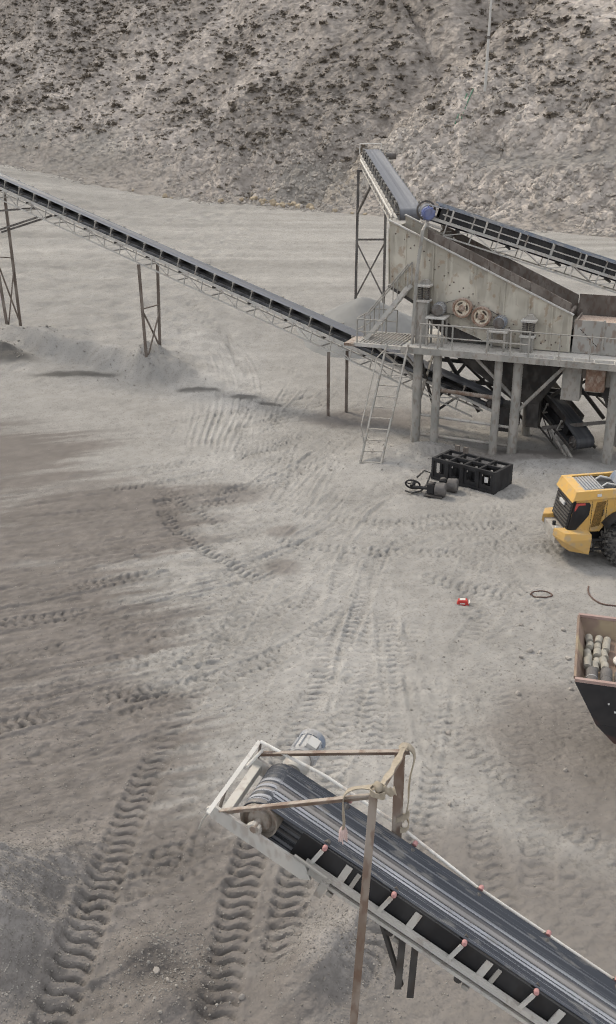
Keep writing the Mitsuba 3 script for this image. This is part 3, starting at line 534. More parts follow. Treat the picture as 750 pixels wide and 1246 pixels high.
# ------------------------------------------------------------------ screening plant
yw = math.radians(-22); e1 = V(math.cos(yw), math.sin(yw), 0); e2 = V(-math.sin(yw), math.cos(yw), 0); O = V(4.7, 42.16, 0); ez = V(0, 0, 1); AX = (e1, e2, ez)
def S(a, s, z): return O + e1 * a + e2 * s + ez * z
def SB(a0, a1, s0, s1, z0, z1): return MB().box(S((a0 + a1) / 2, (s0 + s1) / 2, (z0 + z1) / 2), (a1 - a0, s1 - s0, z1 - z0), AX)
sp = thing('screening_plant', 'tall beige vibrating screen house on round steel posts with a walkway', 'screening plant')
DZ = 4.38
for (a, s, r_) in [(0, 0, .2), (.89, -.18, .18), (3.48, -.2, .17), (4.25, -.02, .2), (8.14, .0, .2), (0, 3.1, .17), (4.25, 3.1, .19), (8.14, 3.1, .19)]:
    p = S(a, s, 0); g0 = gz(p[0], p[1]) - .2
    obj('support_post', MB().lathe(S(a, s, 0), (0, 0, 1), [(g0, .001), (g0, r_), (DZ - .26, r_), (DZ - .26, .001)], 18), 'grey_steel', sp)
# deck: edge channels, plates
obj('deck_plate', SB(-.62, 10.4, -.5, 3.5, DZ - .05, DZ), 'pale_steel', sp)
for s in (-.54, 3.54): obj('deck_channel', SB(-.62, 10.4, s - .04, s + .04, DZ - .25, DZ + .012), 'grey_steel', sp)
for a in (0, 2.0, 4.25, 6.2, 8.14): obj('deck_beam', SB(a - .09, a + .09, -.49, 3.49, DZ - .253, DZ - .053), 'dark_steel', sp)
for i in range(9):   # buckled toe plates along the outer edge of the walkway
    a0 = 3.4 + i * .78; obj('toe_plate', MB().box(S(a0 + .37, -.42 + .012 * (i % 3), DZ + .055), (.74, .018, .12), (unit(e1 + ez * .02 * ((i * 7) % 3 - 1)), e2, ez)), 'pale_steel', sp)
# left landing with a grating of bars
obj('landing_edge', SB(-2.65, -.63, -.58, -.46, DZ - .14, DZ + .012), 'pale_steel', sp); obj('landing_edge', SB(-2.65, -.63, 1.9, 2.02, DZ - .14, DZ + .012), 'grey_steel', sp)
obj('landing_edge', SB(-2.73, -2.65, -.58, 2.02, DZ - .14, DZ + .012), 'grey_steel', sp); obj('landing_edge', SB(-1.75, -1.63, -.46, 1.9, DZ - .13, DZ), 'grey_steel', sp)
for i in range(13): a = -2.6 + i * .152; obj('grating_bar', SB(a, a + .05, -.45, 1.89, DZ - .03, DZ + .03), 'pale_steel', sp)
for i in range(5): s = -.2 + i * .45; obj('grating_rod', SB(-2.64, -.64, s, s + .03, DZ - .062, DZ - .032), 'grey_steel', sp)
obj('lower_landing', SB(-3.45, -2.77, .2, 1.7, DZ - .34, DZ - .22), 'rusty_steel', sp)
# stair from the landing up to the screen head
sa, sb = V(-2.45, .35, DZ), V(-.65, .35, 6.75)
for s in (.15, .75): obj('stair_stringer', MB().bar(S(sa[0], s, sa[2]), S(sb[0], s, sb[2]), .05, .17), 'pale_steel', sp)
for i in range(9): k_ = (i + .6) / 9.5; obj('stair_tread', SB(sa[0] + (sb[0] - sa[0]) * k_ - .1, sa[0] + (sb[0] - sa[0]) * k_ + .1, .176, .724, sa[2] + (sb[2] - sa[2]) * k_ - .02, sa[2] + (sb[2] - sa[2]) * k_ + .02), 'pale_steel', sp)
for s in (.15, .75):
    obj('stair_rail', MB().tube([S(sa[0] - .1, s, sa[2] + .95), S(sb[0], s, sb[2] + .95)], .028, 8), 'grey_steel', sp)
    for k_ in (.0, .33, .66, 1.): obj('rail_post', MB().tube([S(sa[0] + (sb[0] - sa[0]) * k_, s, sa[2] + (sb[2] - sa[2]) * k_), S(sa[0] + (sb[0] - sa[0]) * k_, s, sa[2] + (sb[2] - sa[2]) * k_ + .95)], .024, 8), 'grey_steel', sp)
# hand rails
def rail(pts, posts, z=1.02, mid_=True, r_=.026, m='grey_steel'):
    for k_ in ((z, z * .5) if mid_ else (z,)): obj('handrail', MB().tube([S(a, s, DZ + k_) for a, s in pts], r_ if k_ == z else r_ * .8, 8), m, sp)
    for (a, s) in posts: obj('rail_post', MB().tube([S(a, s, DZ + .012), S(a, s, DZ + z + .01)], r_, 8), m, sp)
rail([(.15, -.52), (4.75, -.52)], [(.2, -.52), (.95, -.52), (1.55, -.52), (3.0, -.52), (3.95, -.52), (4.7, -.52)], r_=.036)
rail([(4.76, -.52), (10.3, -.52)], [(5.9, -.52), (7.1, -.52), (8.3, -.52), (9.5, -.52)], mid_=False, r_=.022)
rail([(-2.67, -.3), (-2.67, 1.96), (-1.6, 1.96)], [(-2.67, -.3), (-2.67, .6), (-2.67, 1.96), (-2.1, 1.96), (-1.6, 1.96)])
rail([(-2.63, -.54), (-1.45, -.54)], [(-2.6, -.54), (-1.48, -.54)])
# screen box: side plates (inclined), ribs, bolts
SIDE = [(-1.75, 9.32), (6.12, 5.93), (6.12, 4.42), (3.05, 4.42), (1.2, 5.10), (-1.62, 6.66)]
TOPA = lambda a: 9.32 + (a + 1.75) * (5.93 - 9.32) / (6.12 + 1.75)
def botz(a): return np.interp(a, [-1.62, 1.2, 3.05, 6.12], [6.66, 5.10, 4.42, 4.42])
obj('side_plate', MB().prism(SIDE, S(0, .93, 0), e1, ez, .05), 'beige_plate', sp, smooth=False)
obj('side_plate', MB().prism(SIDE, S(0, 3.23, 0), e1, ez, .05), 'beige_plate', sp, smooth=False)
obj('end_plate', MB().hexa([S(-1.75, .94, 6.7), S(-1.69, .94, 6.7), S(-1.69, 3.18, 6.7), S(-1.75, 3.18, 6.7)], [S(-1.80, .94, 9.0), S(-1.74, .94, 9.0), S(-1.74, 3.18, 9.0), S(-1.80, 3.18, 9.0)]), 'beige_plate', sp)
for s in (.86, 3.21): obj('top_flange', MB().bar(S(-1.78, s, 9.36), S(6.16, s, 5.95), .15, .05, ez), 'pale_steel', sp)
obj('bottom_flange', MB().bar(S(-1.7, .85, 6.63), S(1.2, .85, 5.06), .12, .10, ez), 'dark_steel', sp)
for a in (-1.0, .22, .85, 2.05, 3.3, 4.35, 5.3):
    z0 = botz(a) + .02; obj('rib', SB(a - .03, a + .03, .83, .879, z0 + .1, TOPA(a) - .08), 'beige_plate', sp)
obj('doubler_plate', MB().prism([(.3, 8.1), (3.1, 6.9), (3.1, 5.0), (2.6, 4.75), (1.2, 5.3), (.3, 5.85)], S(0, .872, 0), e1, ez, .02), 'beige_plate', sp)
for i in range(44):
    a = -1.55 + 7.5 * ((i * .618) % 1); z = botz(a) + .2 + (TOPA(a) - botz(a) - .4) * ((i * .377 + .1) % 1)
    obj('bolt', MB().lathe(S(a, .85 if .3 < a < 3.1 else .877, z), -e2, [(-.03, .035), (.02, .035), (.028, .02), (.028, .001)], 6), 'brown_steel', sp)
# inner screen decks, rubber liners
obj('screen_deck', MB().hexa([S(-1.6, .99, 8.45), S(6.05, .99, 5.15), S(6.05, 3.17, 5.15), S(-1.6, 3.17, 8.45)], [S(-1.6, .99, 8.50), S(6.05, .99, 5.2), S(6.05, 3.17, 5.2), S(-1.6, 3.17, 8.50)]), 'brown_steel', sp)
for s0, s1 in ((.985, 1.06), (3.10, 3.175)): obj('liner', MB().hexa([S(-.1, s0, TOPA(-.1) - .5), S(6.0, s0, TOPA(6.) - .5), S(6.0, s1, TOPA(6.) - .5), S(-.1, s1, TOPA(-.1) - .5)], [S(-.1, s0, TOPA(-.1) + .44), S(6.0, s0, TOPA(6.) + .40), S(6.0, s1, TOPA(6.) + .40), S(-.1, s1, TOPA(-.1) + .44)]), 'brown_steel', sp)
for i in range(7): a = .2 + i * .95; obj('cross_tube', MB().tube([S(a, 1.07, TOPA(a) - .16), S(a, 3.09, TOPA(a) - .16)], .075, 10), 'brown_steel', sp)
for i in range(7): a = .02 + i * .86; obj('liner_plate', MB().hexa([S(a, .955, TOPA(a) + .06), S(a + .83, .955, TOPA(a + .83) + .06), S(a + .83, .983, TOPA(a + .83) + .06), S(a, .983, TOPA(a) + .06)], [S(a, .965, TOPA(a) + .42 + .02 * (i % 3)), S(a + .83, .965, TOPA(a + .83) + .40 + .03 * (i % 2)), S(a + .83, .983, TOPA(a + .83) + .40 + .03 * (i % 2)), S(a, .983, TOPA(a) + .42 + .02 * (i % 3))]), 'brown_steel', sp)
# discharge box on the right
obj('discharge_box', SB(6.2, 7.35, .95, 1.0, DZ + .02, 5.75), 'grey_plate', sp)
obj('discharge_box', SB(7.42, 8.9, .95, 1.0, DZ + .02, 5.72), 'grey_plate', sp); obj('discharge_box', SB(6.2, 6.26, 1.0, 3.0, DZ + .02, 5.7), 'brown_steel', sp); obj('discharge_box', SB(8.84, 8.9, 1.0, 3.0, DZ + .02, 5.7), 'grey_plate', sp)
obj('back_plate', SB(6.05, 8.9, 3.0, 3.06, DZ + .02, 6.45), 'brown_steel', sp); obj('discharge_rib', SB(7.35, 7.42, .9, 1.0, DZ + .02, 5.8), 'grey_steel', sp)
for i in range(8): obj('slot', MB().box(S(6.5 + i * .09, .945, 5.35 - i * .085), (.09, .014, .03), (unit(e1 - ez * .9), e2, unit(e1 * .9 + ez))), 'dark_steel', sp)
obj('patch_plate', SB(6.25, 8.8, 1.05, 2.9, 5.55, 5.60), 'orange_rust', sp)
# under-pan and hopper (dark)
def frust(p0, p1, z0, z1):
    (a0, a1, s0, s1), (b0, b1, t0, t1) = p0, p1
    return MB().hexa([S(b0, t0, z0), S(b1, t0, z0), S(b1, t1, z0), S(b0, t1, z0)], [S(a0, s0, z1), S(a1, s0, z1), S(a1, s1, z1), S(a0, s1, z1)])
obj('under_pan', MB().prism([(-1.55, 6.70), (6.0, 4.6), (6.0, 4.40), (1.0, 4.40)], S(0, 3.0, 0), e1, ez, 1.85), 'dark_steel', sp, smooth=False)
obj('hopper', frust((1.15, 6.3, .6, 3.2), (3.95, 5.0, 1.3, 2.5), 2.0, DZ - .26), 'dark_steel', sp, smooth=False)
obj('hopper_spout', SB(4.5, 5.0, 1.4, 2.4, .9, 2.0), 'dark_steel', sp)
obj('feed_box', SB(3.2, 4.1, 1.0, 2.3, .7, 1.75), 'dark_steel', sp)  # dark box added to make the space under the deck darker
for (a0, z0, a1, z1, s_) in ((.2, 3.9, 2.2, 1.0, 2.6), (2.0, 3.9, .3, 1.5, 2.4), (5.2, 3.9, 7.6, 1.2, 2.9), (7.6, 3.9, 5.3, 2.0, 2.7)): obj('brace', MB().bar(S(a0, s_, z0), S(a1, s_, z1), .16, .14), 'dark_steel', sp)  # extra braces, here and next line, added to thicken the darkness under deck
for z_ in (2.2, 3.1): obj('brace', MB().bar(S(.2, 3.1, z_), S(8.0, 3.1, z_), .14, .16), 'dark_steel', sp)
obj('brace', MB().bar(S(5.2, 1.5, .9), S(7.9, 1.4, 1.5), .1, .14), 'thin_dark_steel', sp)
# drive: two flywheels, two motors on stands, belts
for (a, z) in ((1.63, 5.97), (2.46, 5.67)):
    w = obj('flywheel', MB().lathe(S(a, .62, z), -e2, [(-.12, .30), (-.12, .40), (.10, .42), (.14, .40), (.14, .34), (.10, .32), (-.12, .30)], 32), 'orange_rust', sp)
    web = Polygon([(math.cos(x) * .335, math.sin(x) * .335) for x in np.linspace(0, 2 * math.pi, 40)[:-1]])
    for k_ in range(3):
        t0 = k_ * 2.094 + .5 + a; web = web.difference(Polygon([(math.cos(t0 + x) * .25, math.sin(t0 + x) * .25) for x in np.linspace(-.62, .62, 9)] + [(math.cos(t0 + x) * .16, math.sin(t0 + x) * .16) for x in np.linspace(.5, -.5, 7)]))
    g_ = trimesh.creation.extrude_polygon(web, .05, engine='earcut'); vv = np.array(g_.vertices)
    obj('web', MB().add(S(a, .60, z) + vv[:, :1] * e1 + vv[:, 1:2] * ez - vv[:, 2:] * e2, g_.faces), 'flywheel_pale', w, smooth=False)
    obj('hub', MB().lathe(S(a, .62, z), -e2, [(-.2, .13), (.16, .13), (.16, .07), (.22, .07), (.22, .001)], 16), 'orange_rust', w)
for (a, z, b, bz_) in ((.66, 5.87, 1.63, 5.97), (3.27, 5.50, 2.46, 5.67)):
    mt = obj('motor', MB().lathe(S(a, .9, z), -e2, [(-.05, .001), (-.05, .20), (.02, .24), (.6, .24), (.66, .20), (.66, .001)], 20), 'motor_paint', sp)
    for k_ in range(16): t_ = k_ * math.pi / 8; obj('fin', MB().box(S(a + .25 * math.cos(t_), .6, z + .25 * math.sin(t_)), (.05, .5, .016), (e1 * math.cos(t_) + ez * math.sin(t_), e2, ez * math.cos(t_) - e1 * math.sin(t_))), 'motor_paint', mt)
    obj('fan_cover', MB().lathe(S(a, .24, z), -e2, [(-.02, .235), (.06, .235), (.10, .16), (.10, .10), (.12, .08), (.12, .001)], 20), 'thin_dark_steel', mt)
    for q_ in (-.16, .16):
        pass
    for dz_ in (.16, -.16):
        a2, z2 = (b, bz_ + (.40 if dz_ > 0 else -.40)); obj('drive_belt', MB().bar(S(a, .78, z + dz_), S(a2, .74, z2), .05, .018), 'rubber', sp)
    fz = z - .27
    for q_ in (-.33, .33):
        for s in (-.05, .65): obj('stand_leg', SB(a + q_ - .04, a + q_ + .04, s - .04, s + .04, DZ, fz - .06), 'grey_steel', sp)
    obj('stand_top', SB(a - .42, a + .42, -.12, .72, fz - .055, fz), 'pale_steel', sp)
    obj('stand_bar', SB(a - .288, a + .288, -.08, -.03, DZ + .45, DZ + .51), 'pale_steel', sp)
# spring supports
for (a, zt) in ((-.02, 6.15), (4.45, 5.0)):
    obj('spring_column', SB(a - .24, a + .24, .3, .66, DZ, zt), 'grey_steel', sp)
    for q_ in (-.245, .215): obj('column_flange', SB(a + q_, a + q_ + .03, .22, .3, DZ, zt), 'grey_steel', sp)
    obj('spring_seat', SB(a - .30, a + .30, .2, .78, zt, zt + .07), 'pale_steel', sp)
    for q_ in (-.14, .14):
        t_ = np.linspace(0, 1, 90); obj('coil_spring', MB().tube([S(a + q_ + .10 * math.cos(x * 44), .48 + .10 * math.sin(x * 44), zt + .09 + x * .5) for x in t_], .024, 6), 'thin_dark_steel', sp)
    obj('spring_cap', SB(a - .30, a + .30, .24, .84, zt + .62, zt + .69), 'pale_steel', sp)
    obj('spring_bracket', MB().prism([(a - .25, zt + .69), (a + .25, zt + .69), (a + .1, zt + .88), (a - .1, zt + .88)], S(0, .82, 0), e1, ez, .3), 'grey_steel', sp)
# leaning pole beside the screen head, ties and braces between posts
obj('riser_pipe', MB().tube([S(-.35, .15, DZ), S(-.30, .3, 7.4), S(-.22, .6, 9.0), S(-.18, 1.4, 9.45)], .075, 12), 'grey_steel', sp)
for (a0, z0, a1, z1, s, r_, m) in [(0, 1.35, 4.25, 1.2, .06, .06, 'pale_steel'), (.1, .45, 4.25, .38, .1, .07, 'grey_steel'), (.9, 2.55, 3.4, 2.45, -.05, .09, 'rusty_steel')]:
    obj('tie_pipe', MB().tube([S(a0, s, z0), S(a1, s, z1)], r_, 10), m, sp)
obj('brace', MB().tube([S(4.3, .0, 1.9), S(6.2, .2, DZ - .26)], .075, 10), 'grey_steel', sp)
obj('brace', MB().bar(S(2.3, .2, DZ - .27), S(4.15, .1, 2.5), .10, .12), 'grey_steel', sp)
for (a0, a1, s) in ((0, 4.25, 3.1), (4.25, 0, 3.14), (4.25, 8.14, 3.1)): obj('brace', MB().bar(S(a0, s, .6), S(a1, s, DZ - .3), .11, .11), 'dark_steel', sp)
for s0, s1 in ((.15, 3.0), ): obj('brace', MB().bar(S(.0, s0, DZ - .4), S(-.0, s1, .8), .1, .1), 'dark_steel', sp); obj('brace', MB().bar(S(.0, s1, DZ - .4), S(-.0, s0, 1.6), .09, .09), 'grey_steel', sp)
for a in (-2.4, -1.2): obj('brace', MB().bar(S(a, .6, DZ - .15), S(-.1, .2, 2.6 + (a + 2.9) * .4), .09, .09), 'grey_steel', sp)
# chutes under the right of the deck
obj('chute', SB(6.0, 6.75, .35, 1.1, 2.55, DZ - .26), 'grey_steel', sp); obj('chute', SB(6.76, 7.0, .4, 1.0, 3.5, DZ - .26), 'brown_steel', sp)
obj('rust_box', SB(6.95, 7.7, .2, .9, 3.05, DZ - .4), 'orange_rust', sp); obj('chute', SB(7.72, 8.0, .5, 1.0, 3.2, DZ - .26), 'grey_steel', sp)
obj('side_chute', MB().hexa([S(8.3, .9, 1.4), S(9.2, .9, 1.2), S(9.2, 2.2, 1.2), S(8.3, 2.2, 1.4)], [S(7.3, .9, 3.3), S(7.9, .9, 3.6), S(7.9, 2.2, 3.6), S(7.3, 2.2, 3.3)]), 'dark_steel', sp)

# access ladder leaning on the landing
la = thing('steel_ladder', 'pale steel ladder leaning from the ground up to the walkway', 'ladder')
gA, gB = V(2.14, 39.23, gz(2.14, 39.23)), V(2.98, 38.95, gz(2.98, 38.95)); tA, tB = S(-1.22, -.64, DZ + .12), S(-.28, -.64, DZ + .12)
for a, b in ((gA, tA), (gB, tB)): obj('side_rail', MB().bar(a - V(0, 0, .05), b, .07, .10), 'grey_steel', la)
for i in range(11):
    k_ = (i + .12) / 11; obj('rung', MB().bar(gA + (tA - gA) * k_, gB + (tB - gB) * k_, .07, .035), 'grey_steel', la)
a0, a1 = gA + (tA - gA) * .22 + V(-.22, -.25, .55), gA + (tA - gA) * .8 + V(-.22, -.25, .45)
obj('grab_rail', MB().tube([gA + (tA - gA) * .16, a0, a1, gA + (tA - gA) * .95], .025, 8), 'grey_steel', la)

# feed conveyor behind the screen
hf = S(-.5, 2.2, 9.62); tf = S(7.4, 5.2, 7.0); dv = tf - hf; sl = math.atan2(-dv[2], np.hypot(dv[0], dv[1])); d, n, u = axes((dv[0], dv[1]), sl)
fc = thing('feed_conveyor', 'inclined belt conveyor entering from the right above the screen', 'conveyor')
P, hw, h0, h1 = truss_conveyor(fc, hf, d, n, u, 24, .85, .30, belt='grey_belt', depth=.55, trough=.3)
for t in np.arange(1.0, 23, 1.5):
    for s in (-1, 1): obj('side_frame', MB().bar(P(t, s * (hw + .03), h0 + .06), P(t, s * (hw - .02), .40), .07, .06), 'pale_steel', fc)
for s in (-1, 1): obj('side_pan', MB().box(P(11.8, s * (hw - .05), .12), (22.6, .02, .46), (d, n, u)), 'black_paint', fc); obj('idler_rail', MB().bar(P(.6, s * (hw - .02), .12), P(23, s * (hw - .02), .12), .03, .05, u), 'pale_steel', fc)
for s in (-1, 1): obj('edge_rail', MB().bar(P(.3, s * (hw + .03), .44), P(23, s * (hw + .03), .44), .05, .07, u), 'motor_paint', fc)
trestle(fc, P(13, -hw, h1), P(13, hw, h1), 0, 0, 'leg_steel', .13, .2); trestle(fc, P(20, -hw, h1), P(20, hw, h1), 0, 0, 'leg_steel', .13, .2)
md = obj('drive_motor', MB().lathe(P(-.05, -(hw + .12), .0), -n, [(0, .001), (0, .22), (.05, .27), (.5, .27), (.52, .22), (.62, .22), (.62, .001)], 20), 'blue_paint', fc)
for k_ in range(10): t_ = k_ * math.pi / 5; c_ = P(-.05, -(hw + .42), 0) + (d * math.cos(t_) + u * math.sin(t_)) * .285; obj('fin', MB().box(c_, (.05, .3, .02), (d * math.cos(t_) + u * math.sin(t_), n, u * math.cos(t_) - d * math.sin(t_))), 'blue_paint', md)
obj('motor_base', MB().box(P(.25, -(hw + .35), -.42), (.9, .7, .06), (d, n, u)), 'grey_steel', fc)
obj('head_guard', MB().lathe(P(0, hw - .02, 0), n, [(0, .34), (0, .42), (.05, .42), (.05, .34), (0, .34)], 24), 'thin_dark_steel', fc)

# stub conveyor rising away behind the screen, with its trestle tower
tl, hl = V(4.62, 47.6, 9.2), V(3.9, 66.0, 11.0); dv = tl - hl; d, n, u = axes((dv[0], dv[1]), math.atan2(-dv[2], np.hypot(dv[0], dv[1])))
st = thing('stub_conveyor', 'belt conveyor rising behind the screen to a tall thin tower above the sand heap', 'conveyor')
P, hw, h0, h1 = truss_conveyor(st, hl, d, n, u, float(np.linalg.norm(dv)), .95, .28, belt='grey_belt', fm='pale_steel', trough=.35)
for s in (-1, 1):
    obj('edge_rail', MB().tube([P(-.5, s * (hw + .06), -.1), P(-.5, s * (hw + .06), .55)], .03, 8), 'white_paint', st)
    obj('edge_rail', MB().bar(P(.2, s * (hw + .07), -.28), P(17.5, s * (hw + .07), -.28), .05, .10, u), 'white_paint', st)
obj('edge_rail', MB().tube([P(-.5, -hw - .06, .55), P(-.5, hw + .06, .55)], .03, 8), 'white_paint', st)
obj('drive_motor', MB().lathe(P(.8, hw + .15, .0), n, [(0, .001), (0, .2), (.7, .2), (.7, .001)], 16), 'thin_dark_steel', st)
legs = []
for s in (-1, 1):
    a = P(1.2, s * .86, h1 - .05); b = V(a[0] + .05 * s, a[1], gz(a[0], a[1]) - .3); legs.append((a, b)); obj('tower_leg', MB().bar(a, b, .16), 'thin_dark_steel', st)
obj('tower_head', MB().bar(P(1.2, -.95, h1 - .04), P(1.2, .95, h1 - .04), .14), 'thin_dark_steel', st)
at_ = lambda l, z: l[0] + (l[1] - l[0]) * ((l[0][2] - z) / (l[0][2] - l[1][2]))
obj('tower_brace', MB().bar(at_(legs[0], 6.0), at_(legs[1], 6.0), .12), 'thin_dark_steel', st)
obj('tower_brace', MB().bar(at_(legs[0], 5.8), at_(legs[1], 2.4), .09), 'thin_dark_steel', st); obj('tower_brace', MB().bar(at_(legs[0], 2.4), at_(legs[1], 5.8), .09), 'thin_dark_steel', st)
for s in (0, 1): obj('tower_brace', MB().bar(at_(legs[s], 7.6), P(6.5, (-1, 1)[s] * hw, h1), .12), 'thin_dark_steel', st)

# conveyor under the right end of the plant
tl = V(11.55, 40.55, .62); hl = V(9.3, 46.2, 3.1); dv = tl - hl; d, n, u = axes((dv[0], dv[1]), math.atan2(-dv[2], np.hypot(dv[0], dv[1])))
uc = thing('underpass_conveyor', 'dark belt conveyor ending near the ground under the right of the screen', 'conveyor')
L = float(np.linalg.norm(dv)); P, hw, h0, h1 = truss_conveyor(uc, hl, d, n, u, L, .9, .30, belt='dark_belt', fm='dark_steel', trough=.3)
for s in (-1, 1): obj('skirt', MB().box(P(L - 2.3, s * (hw - .12), .52), (2.8, .02, .26), (d, n, u)), 'dark_steel', uc)
obj('tail_strut', MB().bar(P(L - .2, -hw - .1, -.25), V(*P(L + .45, -hw - .1, 0)[:2], .05), .10), 'grey_steel', uc); obj('tail_strut', MB().bar(P(L - 1.4, -hw - .1, -.3), V(*P(L + .1, -hw - .12, 0)[:2], .0), .08), 'grey_steel', uc)
obj('leg', MB().bar(P(2.6, -hw, h1), V(*P(2.6, -hw, h1)[:2], 0), .09), 'dark_steel', uc); obj('leg', MB().bar(P(2.6, hw, h1), V(*P(2.6, hw, h1)[:2], 0), .09), 'dark_steel', uc)
tl = S(10.6, 2.0, .7); hl = S(7.0, 4.9, 2.9); dv = tl - hl; d, n, u = axes((dv[0], dv[1]), math.atan2(-dv[2], np.hypot(dv[0], dv[1])))
u2 = thing('rear_conveyor', 'dark conveyor frame partly hidden behind the rightmost post', 'conveyor')
truss_conveyor(u2, hl, d, n, u, float(np.linalg.norm(dv)), .8, .26, belt='dark_belt', fm='dark_steel', trough=.3)

# ------------------------------------------------------------------ black cell frame and exciter on the ground
A0, B0 = V(4.92, 37.72), V(6.54, 36.37); lx = unit(V(*(B0 - A0), 0)); ly = V(-lx[1], lx[0], 0); g0 = gz(6.3, 37)
def K(a, b, z): return V(A0[0], A0[1], g0) + lx * a + ly * b + ez * z
bf = thing('black_steel_frame', 'black welded steel frame of open square cells lying under the platform', 'steel frame')
LN, WD, HT = 2.85, 1.25, .88; AK = (lx, ly, ez)
for b in (0, WD / 2, WD):
    for z in (.05, HT - .05): obj('long_beam', MB().box(K(LN / 2, b, z), (LN, .10, .10), AK), 'black_paint', bf)
for i in range(5):
    a = .05 + i * (LN - .1) / 4
    for b0, b1 in ((.05, WD / 2 - .05), (WD / 2 + .05, WD - .05)):
        for z in (.052, HT - .052): obj('cross_beam', MB().box(K(a, (b0 + b1) / 2, z), (.098, b1 - b0, .096), AK), 'black_paint', bf)
    for b in (0, WD / 2, WD): obj('upright', MB().box(K(a, b, HT / 2), (.096, .096, HT - .2), AK), 'black_paint', bf)
for b in (-.002, WD / 2):
    for i in range(4):
        a0 = .1 + i * (LN - .1) / 4; w_ = (LN - .1) / 4 - .096; hole = Polygon([(.16 + w_ * .0, .22), (w_ - .16, .22), (w_ - .16, .55), (.16, .55)]).buffer(.05)
        pl = Polygon([(0, 0), (w_, 0), (w_, HT - .2), (0, HT - .2)]).difference(hole); g_ = trimesh.creation.extrude_polygon(pl, .02, engine='earcut'); vv = np.array(g_.vertices)
        obj('web_plate', MB().add(K(a0, b, .1) + vv[:, :1] * lx + vv[:, 1:2] * ez + vv[:, 2:] * ly, g_.faces), 'black_paint', bf, smooth=False)
obj('end_plate', MB().box(K(LN + .012, WD / 2, HT / 2), (.02, WD + .1, HT), AK), 'black_paint', bf)
obj('label_plate', MB().box(K(LN - .35, -.06, .52), (.16, .012, .22), AK), 'light_grey_paint', bf)
for a in (.35, .75): obj('lug', MB().box(K(a, WD + .02, HT + .12), (.2, .08, .24), AK), 'brown_steel', bf)
ex = thing('roller_assembly', 'dark machine axle with two fat grey rollers lying beside black frame', 'axle assembly')
rx = unit(V(.72, .70, 0)); ra = unit(V(.95, -.30, 0)); c1, c2 = V(5.02, 35.75, gz(5.02, 35.75) + .27), V(5.55, 36.3, gz(5.55, 36.3) + .27)
for c_ in (c1, c2):
    ro = obj('drum', MB().lathe(c_, ra, [(-.20, .001), (-.20, .2), (-.17, .265), (.17, .275), (.21, .24), (.21, .10), (.17, .08), (.17, .001)], 28), 'dark_roller', ex)
    obj('bearing', MB().box(c_ - ra * .36 + V(0, 0, .02), (.26, .3, .34), (ra, np.cross(ez, ra), ez)), 'cast_dark', ex)
    obj('bearing_cap', MB().lathe(c_ - ra * .36 + V(0, 0, .19), ez, [(0, .12), (.06, .11), (.09, .06), (.09, .001)], 14), 'dark_steel', ex)
obj('axle', MB().tube([c1 - ra * 1.05, c1], .06, 10), 'cast_dark', ex); obj('axle', MB().tube([c2 - ra * .9, c2], .06, 10), 'cast_dark', ex)
obj('tie_plate', MB().box((c1 + c2) / 2 - ra * .38 - V(0, 0, .14), (.12, .9, .06), (ra, np.cross(ez, ra), ez)), 'cast_dark', ex)
obj('base_frame', MB().bar(c1 - ra * .55 - V(0, 0, .22), c1 + ra * .12 - V(0, .1, .22), .5, .05), 'dark_steel', ex)
wc = c1 - ra * 1.05 + V(.0, .12, .05)
t_ = np.linspace(0, 2 * np.pi, 33); wx, wy = unit(V(.7, -.5, .35)), None; wy = unit(np.cross(wx, V(.1, .9, .5)))
obj('pulley_rim', MB().tube([wc + .28 * (wx * math.cos(x) + wy * math.sin(x)) for x in t_], .035, 8), 'cast_dark', ex); 
for x in (.3, 2.4, 4.5): obj('pulley_spoke', MB().bar(wc, wc + .27 * (wx * math.cos(x) + wy * math.sin(x)), .06, .03), 'cast_dark', ex)
obj('hub', MB().lathe(wc, np.cross(wx, wy), [(-.09, .001), (-.09, .1), (.09, .1), (.09, .001)], 14), 'cast_dark', ex)
obj('loose_belt', MB().tube([wc + V(-.3, -.15, -.2), wc + V(-.05, -.3, -.24), wc + V(.3, -.15, -.22), wc + V(.55, .2, -.1), wc + V(.75, .5, .28), wc + V(.5, .62, .34), wc + V(.2, .5, .1)], .035, 8), 'rubber', ex)

# ------------------------------------------------------------------ wheel loader
ld = thing('wheel_loader', 'yellow wheel loader with black rear grille parked at the right edge', 'wheel loader')
ly_ = math.radians(4); fx = V(math.cos(ly_), math.sin(ly_), 0); fy = V(-math.sin(ly_), math.cos(ly_), 0); LO = V(10.17, 30.72, 0); LO[2] = gz(9.6, 30.4) - .02; LX = (fx, fy, ez)
def Q(a, b, z): return LO + fx * a + fy * b + ez * z
def QB(a0, a1, b0, b1, z0, z1): return MB().box(Q((a0 + a1) / 2, (b0 + b1) / 2, (z0 + z1) / 2), (a1 - a0, b1 - b0, z1 - z0), LX)
def hullq(pts): return trimesh.convex.convex_hull(np.array([Q(*p) for p in pts]))
HWD = .80
prof = [(-1.86, 1.08), (-1.80, 1.62), (-1.66, 2.22), (-1.1, 2.30), (1.2, 2.40), (1.2, 1.15), (.95, 1.5), (.6, 1.78), (.1, 1.88), (-.3, 1.74), (-.66, 1.36), (-.84, 1.08)]
m = MB(); g_ = trimesh.creation.extrude_polygon(Polygon(prof), 2 * HWD, engine='earcut'); vv = np.array(g_.vertices); m.add(Q(0, HWD, 0) + vv[:, :1] * fx + vv[:, 1:2] * ez - vv[:, 2:] * fy, g_.faces)
obj('hood', m, 'yellow_paint', ld, smooth=False)
rim = MB()      # raised rim round the open engine top, overhanging the grille
